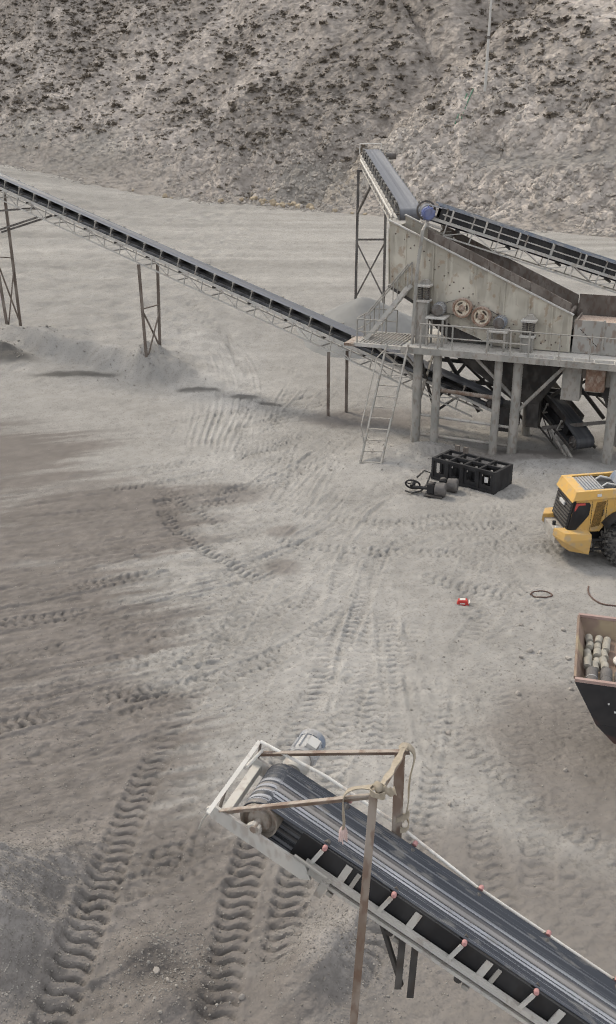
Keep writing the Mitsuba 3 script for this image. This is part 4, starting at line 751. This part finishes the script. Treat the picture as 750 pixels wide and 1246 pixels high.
for b in (-1, 1): rim.hexa([Q(-1.80, b * HWD - .06, 2.16), Q(1.2, b * HWD - .06, 2.36), Q(1.2, b * HWD + .06, 2.36), Q(-1.80, b * HWD + .06, 2.16)], [Q(-1.72, b * (HWD - .06) - .06, 2.44), Q(1.2, b * (HWD - .06) - .06, 2.60), Q(1.2, b * (HWD - .06) + .06, 2.60), Q(-1.72, b * (HWD - .06) + .06, 2.44)])
rim.hexa([Q(-1.84, -HWD - .058, 2.10), Q(-1.55, -HWD + .06, 2.26), Q(-1.55, HWD - .06, 2.26), Q(-1.84, HWD + .058, 2.10)], [Q(-1.70, -HWD + .02, 2.437), Q(-1.42, -HWD + .02, 2.455), Q(-1.42, HWD - .02, 2.455), Q(-1.70, HWD - .02, 2.437)])
obj('hood_rim', rim, 'yellow_paint', ld)
obj('radiator_screen', MB().hexa([Q(-1.44, -.62, 2.29), Q(-.75, -.62, 2.33), Q(-.75, .62, 2.33), Q(-1.44, .62, 2.29)], [Q(-1.44, -.62, 2.41), Q(-.75, -.62, 2.45), Q(-.75, .62, 2.45), Q(-1.44, .62, 2.41)]), 'motor_paint', ld)
for i in range(7): obj('screen_slat', QB(-1.42 + i * .1, -1.37 + i * .1, -.6, .6, 2.42 + i * .006, 2.445 + i * .006), 'motor_paint', ld)
obj('engine_bay', QB(-.74, -.2, -.7, .7, 2.36, 2.42), 'cast_dark', ld)
for (b, r_) in ((-.3, .03), (.35, .035)): obj('engine_hose', MB().tube([Q(-.72, b, 2.44), Q(-.55, b + .05, 2.52), Q(-.35, b - .04, 2.50), Q(-.22, b, 2.44)], r_, 10), 'light_grey_paint', ld)
obj('intake_box', hullq([(-.18, -.6, 2.40), (.9, -.6, 2.45), (.9, .6, 2.45), (-.18, .6, 2.40), (-.06, -.5, 2.68), (.9, -.5, 2.72), (.9, .5, 2.72), (-.06, .5, 2.68)]), 'motor_paint', ld, smooth=False)
obj('intake_lid', hullq([(.06, -.42, 2.69), (.85, -.42, 2.73), (.85, .42, 2.73), (.06, .42, 2.69), (.06, -.42, 2.72), (.85, -.42, 2.76), (.85, .42, 2.76), (.06, .42, 2.72)]), 'light_grey_paint', ld, smooth=False)
obj('exhaust_pipe', MB().tube([Q(.62, -.1, 2.7), Q(.62, -.1, 3.15), Q(.55, -.1, 3.25)], .07, 12), 'light_grey_paint', ld)
# rear grille
obj('rear_grille', MB().hexa([Q(-1.93, -.77, 1.12), Q(-1.80, -.77, 1.12), Q(-1.80, .77, 1.12), Q(-1.93, .77, 1.12)], [Q(-1.76, -.77, 2.12), Q(-1.6, -.77, 2.12), Q(-1.6, .77, 2.12), Q(-1.76, .77, 2.12)]), 'black_paint', ld)
for i in range(8): z = 1.22 + i * .11; obj('grille_slat', QB(-1.97 + (z - 1.12) * .165, -1.93 + (z - 1.12) * .165, -.7, .7, z, z + .045), 'dark_steel', ld)
obj('grille_emblem', QB(-1.90, -1.845, -.22, .22, 1.78, 1.9), 'light_grey_paint', ld)
SG = [(-1.90, 1.13), (-1.66, 1.13), (-1.45, 1.38), (-1.25, 1.66), (-1.22, 2.0), (-1.27, 2.08), (-1.72, 2.08)]
for b in (-1, 1):
    m = MB(); g_ = trimesh.creation.extrude_polygon(Polygon(SG), .03, engine='earcut'); vv = np.array(g_.vertices); m.add(Q(0, b * (HWD + (.03 if b > 0 else .0)), 0) + vv[:, :1] * fx + vv[:, 1:2] * ez - vv[:, 2:] * fy + fy * 0, g_.faces)
    obj('side_grille', m, 'black_paint', ld, smooth=False)
    for q_ in ([(-1.70, 2.07), (-1.40, 2.07), (-1.40, 2.01), (-1.70, 1.99)], [(-1.72, 1.995), (-1.62, 1.995), (-1.72, 1.80), (-1.74, 1.82)]): obj('tail_light', hullq([(x, b * (HWD + o), z) for o in (.031, .05) for x, z in q_]), 'red_plastic', ld, smooth=False)
    obj('side_mesh', hullq([(x, b * (HWD + o), z) for o in (.002, .022) for x, z in ((-1.14, 1.22), (-.86, 1.30), (-.72, 2.12), (-1.02, 2.08))]), 'amber_mesh', ld, smooth=False)
    for i in range(3): obj('stripe', hullq([(x + i * .2, b * (HWD + o), z) for o in (.002, .012) for x, z in ((-.42, 2.18), (-.32, 2.18), (-.20, 1.98), (-.30, 1.98))]), 'red_plastic' if i % 2 == 0 else 'black_paint', ld, smooth=False)
# counterweight
for b in (-1, 1):
    obj('counterweight', hullq([(-2.28, b * .62, 1.16), (-2.06, b * 1.12, 1.16), (-1.25, b * 1.26, 1.16), (-1.25, b * .80, 1.16), (-1.9, b * .62, 1.16), (-2.30, b * .62, .92), (-2.10, b * 1.16, .90), (-1.25, b * 1.30, 1.0), (-1.95, b * .62, .50), (-1.85, b * 1.05, .52), (-1.27, b * 1.24, .46), (-1.25, b * .8, .46)]), 'yellow_paint', ld, smooth=False)
    obj('step_frame', MB().box(Q(-.98, b * 1.12, .92), (.5, .06, .06), LX).box(Q(-.98, b * 1.12, .60), (.5, .06, .05), LX).box(Q(-.76, b * 1.12, .73), (.05, .05, .44), LX).box(Q(-1.1, b * 1.12, .73), (.05, .05, .44), LX), 'cast_dark', ld)
obj('counterweight', QB(-2.22, -1.2, -.62, .62, .62, 1.02), 'grey_steel', ld, label='dusty grey recess in the middle of the counterweight'); obj('tow_pin', MB().lathe(Q(-2.08, 0, 1.02), ez, [(0, .06), (.12, .06), (.12, .001)], 10), 'cast_dark', ld)
obj('chassis', QB(-1.15, 2.4, -.5, .5, .62, 1.3), 'cast_dark', ld)
for a in (0, 3.2):
    obj('axle', QB(a - .18, a + .18, -1.0, 1.0, .58, .98), 'cast_dark', ld)
    for b in (-1, 1):
        ti = obj('wheel', MB().lathe(Q(a, b * .78, .80), fy * b, [(.0, .42), (.0, .66), (.06, .75), (.16, .775), (.46, .775), (.56, .75), (.62, .66), (.62, .44), (.5, .42)], 36), 'rubber', ld)
        m = MB()
        for i in range(24):
            for sgn, off in ((0, 0), (1, .5)):
                t_ = (i + off) * 2 * math.pi / 24; rd = fx * math.cos(t_) + ez * math.sin(t_); tg = unit(-fx * math.sin(t_) + ez * math.cos(t_) + fy * b * (.5 if sgn else -.5))
                c_ = Q(a, b * (.78 + (.46 if sgn else .16)), .80) + rd * .79; m.box(c_, (.31, .085, .075), (unit(np.cross(tg, rd)), tg, rd))
                if sgn: m.box(Q(a, b * (.78 + .615), .80) + rd * .70, (.05, .08, .13), (fy, unit(np.cross(rd, fy)), rd))
        obj('tread', m, 'rubber', ti)
        obj('hub', MB().lathe(Q(a, b * .80, .80), fy * b, [(.48, .43), (.54, .43), (.50, .40), (.36, .34), (.36, .22), (.50, .20), (.54, .12), (.54, .001)], 28), 'yellow_paint', ti)
for b in (-1, 1):
    t_ = [(.95 * math.cos(x), .80 + .98 * math.sin(x)) for x in np.linspace(.25, 2.5, 14)]
    for i in range(13): pass
    fo = [(.98 * math.cos(x), .82 + 1.02 * math.sin(x)) for x in np.linspace(.2, 2.55, 16)]; fi = [(.92 * math.cos(x), .82 + .96 * math.sin(x)) for x in np.linspace(2.55, .2, 16)]
    m = MB(); g_ = trimesh.creation.extrude_polygon(Polygon(fo + fi), .46, engine='earcut'); vv = np.array(g_.vertices); m.add(Q(0, (b * .82 + (.46 if b > 0 else 0)), 0) + vv[:, :1] * fx + vv[:, 1:2] * ez - vv[:, 2:] * fy, g_.faces)
    obj('mudguard', m, 'black_paint', ld, smooth=False)
obj('door_seam', QB(-1.17, -1.155, -HWD - .006, -HWD + .01, 1.12, 2.12), 'cast_dark', ld); obj('door_seam', QB(-.69, -.675, -HWD - .006, -HWD + .01, 1.40, 2.16), 'cast_dark', ld)
obj('door_handle', MB().tube([Q(-.80, -HWD - .01, 1.62), Q(-.80, -HWD - .05, 1.64), Q(-.80, -HWD - .05, 1.82), Q(-.80, -HWD - .01, 1.84)], .014, 8), 'cast_dark', ld)
obj('hood_badge', MB().hexa([Q(-1.05, -HWD - .062, 2.29), Q(-.90, -HWD - .062, 2.30), Q(-.90, -HWD - .05, 2.30), Q(-1.05, -HWD - .05, 2.29)], [Q(-1.04, -HWD - .043, 2.37), Q(-.91, -HWD - .043, 2.38), Q(-.91, -HWD + .0, 2.38), Q(-1.04, -HWD + .0, 2.37)]), 'light_grey_paint', ld)
obj('rear_lamp', MB().lathe(Q(-2.17, -.45, 1.10), -fx, [(-.05, .06), (.0, .06), (.015, .045), (.015, .001)], 14), 'light_grey_paint', ld)
# cab, front frame, arms and bucket (mostly outside the frame)
obj('cab', hullq([(1.25, -.78, 1.35), (2.6, -.78, 1.35), (2.6, .78, 1.35), (1.25, .78, 1.35), (1.25, -.78, 2.2), (2.8, -.7, 2.2), (2.8, .7, 2.2), (1.25, .78, 2.2)]), 'yellow_paint', ld, smooth=False)
obj('cab_window', hullq([(1.3, -.76, 2.205), (2.78, -.68, 2.205), (2.78, .68, 2.205), (1.3, .76, 2.205), (1.38, -.70, 3.2), (2.62, -.64, 3.2), (2.62, .64, 3.2), (1.38, .70, 3.2)]), 'window_glass', ld, smooth=False)
for (a, b, a1) in ((1.28, -.77, 1.36), (1.28, .77, 1.36), (2.78, -.7, 2.64), (2.78, .7, 2.64)): obj('pillar', MB().bar(Q(a, b, 2.2), Q(a1, b * .93, 3.22), .09), 'black_paint', ld)
obj('cab_roof', QB(1.2, 2.85, -.82, .82, 3.22, 3.38), 'yellow_paint', ld)
obj('front_frame', hullq([(2.4, -.45, .7), (4.1, -.4, .8), (4.1, .4, .8), (2.4, .45, .7), (2.7, -.45, 1.9), (3.5, -.4, 2.0), (3.5, .4, 2.0), (2.7, .45, 1.9)]), 'yellow_paint', ld, smooth=False)
for b in (-.5, .5): obj('lift_arm', MB().bar(Q(3.0, b, 1.85), Q(4.3, b, 1.45), .14, .38).bar(Q(4.25, b, 1.5), Q(5.0, b, .55), .14, .3), 'yellow_paint', ld)
BK = [(4.95, .30), (5.0, .12), (6.1, .04), (6.1, .08), (5.15, .18), (5.05, .35), (5.2, 1.05), (5.45, 1.2), (5.42, 1.25), (5.13, 1.1)]
m = MB(); g_ = trimesh.creation.extrude_polygon(Polygon(BK), 2.9, engine='earcut'); vv = np.array(g_.vertices); m.add(Q(0, 1.45, 0) + vv[:, :1] * fx + vv[:, 1:2] * ez - vv[:, 2:] * fy, g_.faces); obj('bucket', m, 'brown_steel', ld, smooth=False)

# ------------------------------------------------------------------ rusty bin with rollers
bn = thing('steel_bin', 'rusty tapered steel bin standing at the right edge', 'bin')
bo = V(5.60, 18.28, 0); bx = unit(V(.955, -.265, 0)); by = unit(V(.215, .977, 0)); by = V(-bx[1], bx[0], 0); BZ = 2.6; BW, BL = 3.4, 2.98
def KB(a, b, z): return bo + bx * a + by * b + ez * z
def slab(pts, thick_dir, th_): p = np.array(pts); return MB().hexa(p, p + np.asarray(thick_dir) * th_) 
def wall4(a, b, c, d_, t, m, name):
    nrm = unit(np.cross(np.array(b) - a, np.array(d_) - a)); q = np.array([a, b, c, d_]); obj(name, MB().hexa(q, q + nrm * t), m, bn, smooth=False)
# front wall leans inward going down; apex pushed back
wall4(KB(.55, .45, 1.35), KB(BW - .5, .45, 1.35), KB(BW, 0, BZ), KB(0, 0, BZ), .03, 'bin_dark', 'front_wall')
wall4(KB(1.0, .72, .75), KB(BW - 1., .72, .75), KB(BW - .5, .45, 1.345), KB(.55, .45, 1.345), .03, 'bin_dark', 'lower_front')
wall4(KB(.5, BL - .5, 1.35), KB(.55, .45, 1.35), KB(0, 0, BZ), KB(0, BL, BZ), -.03, 'bin_rust', 'side_wall'); wall4(KB(BW - .5, .45, 1.35), KB(BW - .5, BL - .5, 1.35), KB(BW, BL, BZ), KB(BW, 0, BZ), -.03, 'bin_rust', 'side_wall')
wall4(KB(BW - .5, BL - .5, 1.35), KB(.5, BL - .5, 1.35), KB(0, BL, BZ), KB(BW, BL, BZ), -.03, 'bin_rust', 'back_wall')
obj('bin_floor', MB().hexa([KB(.24, .2, 2.10), KB(BW - .24, .2, 2.10), KB(BW - .24, BL - .22, 2.10), KB(.24, BL - .22, 2.10)], [KB(.22, .18, 2.16), KB(BW - .22, .18, 2.16), KB(BW - .22, BL - .2, 2.16), KB(.22, BL - .2, 2.16)]), 'bin_rust', bn)
obj('lower_side', MB().hexa([KB(1.0, .75, .75), KB(BW - 1., .75, .75), KB(BW - 1., BL - .9, .75), KB(1.0, BL - .9, .75)], [KB(.55, .49, 1.34), KB(BW - .5, .49, 1.34), KB(BW - .5, BL - .5, 1.34), KB(.55, BL - .5, 1.34)]), 'bin_dark', bn)
for (a, b) in (((0, 0), (BW, 0)), ((0, BL), (BW, BL)), ((0, .07), (0, BL - .07)), ((BW, .07), (BW, BL - .07))):
    obj('rim', MB().bar(KB(*a, BZ + .03), KB(*b, BZ + .03), .09 if a[1] != .07 else .05, .07), 'bin_rim' if a[1] != .07 else 'bin_rust', bn)
for a in (.95, 2.2): obj('front_rib', MB().bar(KB(a, -.04, BZ - .05), KB(a + .02 + (a - BW / 2) * -.3, .38, 1.38), .06, .06), 'bin_dark', bn)
for (a, b) in ((.75, 1.6), (.95, 1.62), (.9, 1.4), (1.2, 1.7)): k_ = (BZ - b - .8) / 1.25; obj('rivet', MB().lathe(KB(a, .07 + .16 * (2.6 - b - .4), b + .45), -by + ez * .3, [(-.03, .022), (.03, .022), (.03, .001)], 8), 'light_grey_paint', bn)
for (a, b) in ((1.1, .9), (2.0, .9)): obj('bin_leg', MB().bar(KB(a + .15, b, .8), KB(a + .2, b + .1, -.1), .14), 'bin_dark', bn); obj('bin_leg', MB().bar(KB(a, BL - 1., .8), KB(a, BL - 1., -.1), .14), 'bin_dark', bn)
rr_ = 0
for i in range(5):       # dark rollers just behind the front rim
    a = .36 + i * .30; k = thing('dark_roller', ('first', 'second', 'third', 'fourth', 'fifth')[i] + ' dark conveyor roller from the left behind the bin front rim', 'roller')
    obj('tube', MB().lathe(KB(a, .22, 2.36 + .02 * (i % 2)), unit(by + ez * .06), [(0, .10), (0, .128), (.62, .128), (.62, .1)], 20), 'dark_roller', k)
    obj('end_cap', MB().lathe(KB(a, .20, 2.36 + .02 * (i % 2)), unit(by + ez * .06), [(.05, .1), (.05, .04), (-.03, .03), (-.03, .001)], 14), 'cast_dark', k)
    obj('band', MB().lathe(KB(a, .50, 2.375 + .02 * (i % 2)), unit(by + ez * .06), [(0, .12), (0, .132), (.03, .132), (.03, .12)], 20), 'motor_paint' if i == 0 else 'dark_steel', k)
rj = np.random.default_rng(4)
for j in range(5):
    for i in range(3):
        a = .26 + i * .185 + .01 * j; b = .98 + j * .345; z_ = 2.25 + (.09 if j == 0 else 0) + rj.uniform(0, .06)
        tag(obj('pale_roller', MB().lathe(KB(a, b, z_), unit(by + bx * rj.normal(0, .10) + ez * rj.normal(0, .09)), [(0, .001), (0, .04), (.015, .082), (.28, .088), (.295, .04), (.295, .001)], 18), 'dusty_roller'),
            f"dusty pale roller in the {('front','second','third','fourth','rear')[j]} row, {('left','middle','right')[i]} column of the stack in the bin", 'roller', None)
tag(obj('white_sack', MB().mesh(trimesh.Trimesh(np.array(RK[2].vertices) * V(.22, .34, .12) + KB(.98, 1.65, 2.26), RK[2].faces, process=False)), 'white_card', smooth=60), 'crumpled white sack lying in the bin beside the pale rollers', 'sack')
tag(obj('ochre_sack', MB().mesh(trimesh.Trimesh(np.array(RK[4].vertices) * V(.40, .34, .15) + KB(1.35, 1.15, 2.26), RK[4].faces, process=False)), 'yellow_cloth', smooth=60), 'ochre cloth bundle lying in the bin right of the rollers', 'cloth bundle')

# ------------------------------------------------------------------ litter: red carton, hoses
c_ = V(4.63, 26.93, gz(4.63, 26.93)); k = thing('red_carton', 'small crushed red and white carton lying on the ground', 'carton'); ax_ = (unit(V(1, -.15, .05)), unit(V(.15, 1, .1)), unit(np.cross(unit(V(1, -.15, .05)), unit(V(.15, 1, .1)))))
obj('side', MB().hexa([c_ + ax_[0] * x + ax_[1] * y for x, y in ((-.19, -.11), (.19, -.11), (.17, .11), (-.17, .11))], [c_ + ax_[0] * x + ax_[1] * y + ax_[2] * .15 for x, y in ((-.12, -.06), (.12, -.08), (.13, .09), (-.12, .09))]), 'red_print', k)
obj('flap', MB().box(c_ + ax_[0] * .185 + V(0, 0, .08), (.08, .17, .012), (unit(ax_[0] + ez * .8), ax_[1], unit(ez - ax_[0] * .8))), 'white_card', k); obj('top', MB().box(c_ + ax_[2] * .157 + ax_[1] * .02, (.17, .10, .012), ax_), 'white_card', k)
obj('band', MB().box(c_ - ax_[1] * .095 + ax_[2] * .07, (.15, .02, .035), (ax_[0], unit(ax_[1] - ax_[2] * .35), unit(ax_[2] + ax_[1] * .35))), 'white_card', k)
def hose(pts, r_, lab):
    c, _ = spline(pts, .08); tag(obj('hose', MB().tube([(x, y, gz(x, y) + r_ * .8) for x, y in c], r_, 8), 'hose_rubber', smooth=True), lab, 'hose')
hose([(6.75, 27.35), (6.9, 27.62), (7.3, 27.6), (7.42, 27.4), (7.2, 27.25), (6.95, 27.3), (6.8, 27.5)], .022, 'small loop of brown hose on the ground near the bin')
hose([(8.65, 27.9), (8.55, 27.3), (8.75, 26.8), (9.3, 26.6), (10.2, 26.7), (11.0, 27.2)], .024, 'long curved brown hose at the right edge behind the bin')

# ------------------------------------------------------------------ foreground conveyor
yaw, sl = -.363, .457
d, n, u = axes((math.cos(yaw), math.sin(yaw)), sl); W, R, L = .8, .25, 10.5
headc = V(-.569, 9.60, 6.02) + n * W / 2
fg = thing('foreground_conveyor', 'belt conveyor in the foreground with pale streaked black belt and drive motor', 'conveyor')
bm, uv = belt_mesh(headc, d, n, u, L, W, R, .10, lift0=1.6); obj('belt', bm, 'striped_belt', fg, smooth=True, uv=uv)
P = lambda t, w, h: headc + d * t + n * w + u * h
pulley('head_pulley', headc, n, W * .985 + .06, R, fg, 'dusty_iron'); pulley('tail_pulley', P(L, 0, 0), n, W * .96, R, fg)
hw = W / 2 + .10; hs_ = 0.0
# near stringer: heavy head plate then channel
obj('head_plate', MB().prism([(-.55, -.06), (.72, -.02), (.86, -.16), (.76, -.24), (-.48, -.24), (-.60, -.16)], P(0, -hw - .03, 0), d, u, .04), 'pale_steel', fg, smooth=False)
obj('head_plate', MB().prism([(-.50, -.02), (.35, -.02), (.80, -.05), (.85, -.22), (-.5, -.22)], P(0, hw, 0), d, u, .04), 'pale_steel', fg, smooth=False)
obj('stringer', MB().bar(P(.70, -hw, hs_ - .03), P(L, -hw, hs_ - .03), .06, .07, u).bar(P(.90, -hw + .01, hs_ - .16), P(L, -hw + .01, hs_ - .16), .04, .05, u), 'pale_steel', fg)
obj('stringer', MB().bar(P(.70, hw, hs_), P(L, hw, hs_), .06, .11, u), 'pale_steel', fg)
obj('side_skirt', MB().box(P(L / 2 + .2, -hw + .07, .06), (L - .6, .012, .40), (d, n, u)), 'black_paint', fg)  # added black sheet standing in for return belt and shadowed interior
obj('tension_bracket', MB().box(P(.92, -hw - .05, -.03), (.28, .07, .12), (d, n, u)).box(P(1.02, -hw - .06, -.16), (.09, .09, .25), (d, n, u)), 'grey_steel', fg)
obj('tension_screw', MB().tube([P(.55, -hw - .09, .04), P(1.0, -hw - .09, .03)], .022, 8), 'grey_steel', fg)
obj('bearing', MB().prism([(-.12, -.15), (.12, -.15), (.09, -.03), (.05, .04), (-.05, .04), (-.09, -.03)], P(0, -hw + .01, 0), d, u, .07), 'pale_steel', fg); obj('bearing', MB().prism([(-.12, -.15), (.12, -.15), (.09, -.03), (.05, .04), (-.05, .04), (-.09, -.03)], P(0, hw + .05, 0), d, u, .07), 'pale_steel', fg)
t, i = .73, 0
while t < L - .4:
    for s in (-1, 1):
        idl = obj('idler_bracket', MB().bar(P(t + .03, s * (hw + .025), hs_), P(t + .06, s * (W / 2 + .085), R - .01), .05, .022, n), 'pale_steel', fg)
        obj('idler_cap', MB().lathe(P(t + .07, s * (W / 2 + .05), R + .02), n * s + u * .3, [(-.02, .001), (-.02, .030), (.03, .030), (.04, .02), (.04, .001)], 14), 'pink_plastic', idl)
        obj('idler_roller', MB().lathe(P(t + .07, s * W * .2, R - .085), n * s + u * .3, [(0, .001), (0, .055), (W * .28, .055), (W * .28, .001)], 10), 'dark_steel', idl)
    obj('center_roller', MB().lathe(P(t + .07, -W * .18, R - .09), n, [(0, .001), (0, .055), (W * .36, .055), (W * .36, .001)], 10), 'dark_steel', fg)
    obj('cross_plate', MB().box(P(t + .42, -hw + .045, .09), (.085, .025, .29), (d, unit(n + u * -.1), unit(u + n * .1))), 'pale_steel', fg); 
    if i % 2 == 0: obj('cross_plate', MB().box(P(t + .56, -hw + .045, .08), (.05, .03, .28), (d, unit(n + u * -.1), unit(u + n * .1))), 'grey_steel', fg)
    obj('cross_member', MB().bar(P(t + .42, -hw + .1, -.36), P(t + .42, hw - .03, -.36), .08, .06, u), 'grey_steel', fg)
    obj('return_roller', MB().lathe(P(t + .3, -W / 2, -R - .07), n, [(0, .001), (0, .05), (W, .05), (W, .001)], 10), 'dark_steel', fg)
    t += .93; i += 1
# white pull-cord pipe frame
obj('white_pipe', MB().tube([P(-.52, hw + .04, .18), P(.4, hw + .03, .31), P(1.4, hw + .03, .31), P(2.6, hw + .01, .20), P(L, hw, .17)], .022, 10), 'white_paint', fg)
obj('white_pipe', MB().bar(P(-.53, hw + .05, .16), P(-.53, -hw - .40, .14), .05, .02, u), 'white_paint', fg); obj('white_pipe', MB().bar(P(-.44, hw + .02, .10), P(-.48, .12, .10), .03, .03), 'white_paint', fg)
obj('dangling_rod', MB().tube([P(-.53, -hw - .39, .13), P(-.54, -hw - .42, .02), P(-.52, -hw - .43, -.14)], .012, 6), 'grey_steel', fg)
obj('pipe_prop', MB().bar(P(-.50, hw + .03, .15), P(-.42, hw + .0, -.08), .05, .03), 'brown_steel', fg); obj('pipe_prop', MB().bar(P(-.53, -hw * .78, .12), P(-.46, -hw, -.14), .03, .02), 'brown_steel', fg)
obj('spreader_beam', MB().bar(P(-.38, -hw + .03, -.16), P(-.38, hw - .03, -.14), .11, .09), 'pale_steel', fg)
# drive motor and gearbox on the far side
gb = obj('gearbox', MB().lathe(P(.02, hw + .06, .02), n, [(0, .001), (0, .13), (.10, .17), (.22, .17), (.24, .14), (.30, .14), (.30, .001)], 20), 'pale_steel', fg)
mt = obj('motor', MB().lathe(P(.02, hw + .37, .02), n, [(0, .001), (0, .15), (.03, .17), (.34, .17), (.36, .14)], 24), 'motor_grey', fg)
obj('fan_cover', MB().lathe(P(.02, hw + .69, .02), n, [(0, .17), (.0, .182), (.12, .182), (.17, .14), (.185, .07), (.185, .001)], 24), 'motor_paint', mt)
for k_ in range(14): t_ = k_ * math.pi / 7; c_ = P(.02, hw + .55, .02) + (d * math.cos(t_) + u * math.sin(t_)) * .175; obj('fin', MB().box(c_, (.035, .28, .012), (d * math.cos(t_) + u * math.sin(t_), n, u * math.cos(t_) - d * math.sin(t_))), 'motor_grey', mt)
obj('terminal_box', MB().box(P(.05, hw + .52, .21), (.14, .18, .08), (d, n, u)), 'light_grey_paint', mt)
# stub leg under the conveyor
for a in (3.05, 3.22): obj('stub_leg', MB().angle(P(a - .93, -hw + .1, -.2), P(a - .93, -hw + .1, -.2) + V(-.03, .0, -.8), .07, .012), 'dark_steel', fg)
obj('stub_leg', MB().bar(P(1.7, -hw + .2, -.2), P(2.08, -hw + .15, -.2) + V(0, 0, -.85), .05), 'dark_steel', fg)
for s in (-1, 1): obj('leg', MB().bar(P(6.5, s * hw, -.2), V(*P(6.5, s * hw, 0)[:2], gz(*P(6.5, s * hw, 0)[:2]) - .1), .11), 'rusty_steel', fg)
# rusty gantry: two posts and two bars tied to the head
ga = thing('rusty_gantry', 'rusty angle iron gantry standing over the foreground conveyor head', 'gantry')
GP = {}
def PXW(x, y, q):  # helper kept simple: camera-independent baked points below
    return None
pn, pf = P(1.72, -.67, -.1) + V(0, 0, 1.85), P(1.68, .55, -.1) + V(0, 0, 1.56)
pn_g = V(pn[0] - .35, pn[1] - .05, gz(pn[0], pn[1]) - .1)
obj('post', MB().angle(pn, pn_g, .08, .012), 'rusty_steel', ga); obj('post', MB().angle(pf, V(pf[0], pf[1], P(1.75, hw, -.1)[2]), .11, .014), 'rusty_steel', ga)
obj('bar', MB().angle(pn + V(.05, 0, -.02), P(-.45, -hw - .06, -.07), .06, .012), 'rusty_steel', ga); obj('bar', MB().angle(pf + V(.05, 0, -.02), P(-.48, hw, .03), .06, .012), 'rusty_steel', ga)
obj('top_bar', MB().bar(pn + V(0, 0, -.05), pf + V(0, 0, -.05), .045), 'rusty_steel', ga)
# cloth straps
def ribbon(pts, w, wd, th_=.006):
    c = spline(pts, .03)[0] if len(pts[0]) == 2 else None
    from scipy.interpolate import CubicSpline
    p = np.array(pts); s_ = np.r_[0, np.cumsum(np.linalg.norm(np.diff(p, axis=0), axis=1))]; p = CubicSpline(s_, p)(np.linspace(0, s_[-1], 40)); m = MB()
    t = np.gradient(p, axis=0); v = []; f = []
    for i in range(40):
        tt = unit(t[i]); a = np.asarray(wd, float) + .25 * V(math.sin(i * .2), math.cos(i * .15), 0); a = unit(a - tt * (a @ tt)); b = np.cross(tt, a); ww = w * 1.35 * (.85 + .2 * math.sin(i * .5))
        v += [p[i] + a * ww + b * th_, p[i] + b * th_ * 1.8, p[i] - a * ww + b * th_, p[i] - a * ww - b * th_, p[i] - b * th_ * .3, p[i] + a * ww - b * th_]
    for i in range(39):
        for j in range(6): f.append([i * 6 + j, i * 6 + (j + 1) % 6, (i + 1) * 6 + (j + 1) % 6, (i + 1) * 6 + j])
    f += [[0, 5, 4, 1], [1, 4, 3, 2], [234, 235, 238, 239], [235, 236, 237, 238]]
    return MB().add(v, f)
bdir = unit(P(-.45, -hw - .06, -.07) - pn)
k = thing('cloth_strap', 'faded cloth strap knotted on near gantry post with tasselled end hanging', 'strap')
q1 = pn + bdir * .38 + V(0, 0, .05)
obj('tail', ribbon([pn + V(0, 0, .06), pn + bdir * .16 + V(0, .02, .07), q1, q1 + bdir * .05 + V(0, 0, -.16), q1 + bdir * .05 + V(.01, 0, -.48)], .032, V(.3, 1, 0)), 'strap_cloth', k, smooth=50)
obj('knot', MB().mesh(trimesh.Trimesh(np.array(RK[1].vertices) * .07 + pn + V(0, 0, .06), RK[1].faces, process=False)), 'strap_cloth', k, smooth=True)
obj('bow', ribbon([pn + V(0, 0, .07), pn + V(.07, -.02, .04), pn + V(.14, -.03, .03), pn + V(.19, -.04, .05)], .04, V(.2, .3, 1)), 'strap_cloth', k, smooth=50)
e_ = q1 + bdir * .05 + V(.01, 0, -.48); m = MB()
for i in range(12): a = i * .52; m.tube([e_ + V(.02 * math.cos(a), .02 * math.sin(a), 0), e_ + V(.04 * math.cos(a), .04 * math.sin(a), -.06), e_ + V(.045 * math.cos(a + .5), .045 * math.sin(a + .5), -.13 - .05 * (i % 3) / 2)], [.014, .012, .006], 6)
obj('tassel', m, 'tassel_cloth', k)
k = thing('cloth_wrap', 'long cloth strip tied between the gantry tops and down the far post', 'strap')
obj('span', ribbon([pn + V(0, 0, .05), (pn + pf) / 2 + V(0, 0, -.015), pf + V(0, 0, .05)], .036, V(1, .2, .2)), 'strap_cloth', k, smooth=50)
obj('fall', ribbon([pf + V(-.06, 0, .02), pf + V(.0, 0, .06), pf + V(.08, -.01, .02), pf + V(.095, -.01, -.3), pf + V(.07, -.02, -.75), pf + V(.02, -.06, -1.0)], .035, V(.2, 1, .1)), 'strap_cloth', k, smooth=50)
obj('lashing', ribbon([pf + V(.09, -.03, -.88), pf + V(0, -.09, -.93), pf + V(-.08, -.02, -1.0), pf + V(.02, .07, -1.0), pf + V(.09, -.02, -1.05), pf + V(-.02, -.09, -1.1)], .03, V(0, 0, 1)), 'strap_cloth', k, smooth=50)
obj('lashing', ribbon([pn + V(.08, -.04, .0), pn + V(0, -.09, .02), pn + V(-.08, -.02, .03), pn + V(.0, .08, .03), pn + V(.09, 0, .02)], .03, V(0, 0, 1)), 'strap_cloth', k, smooth=50)
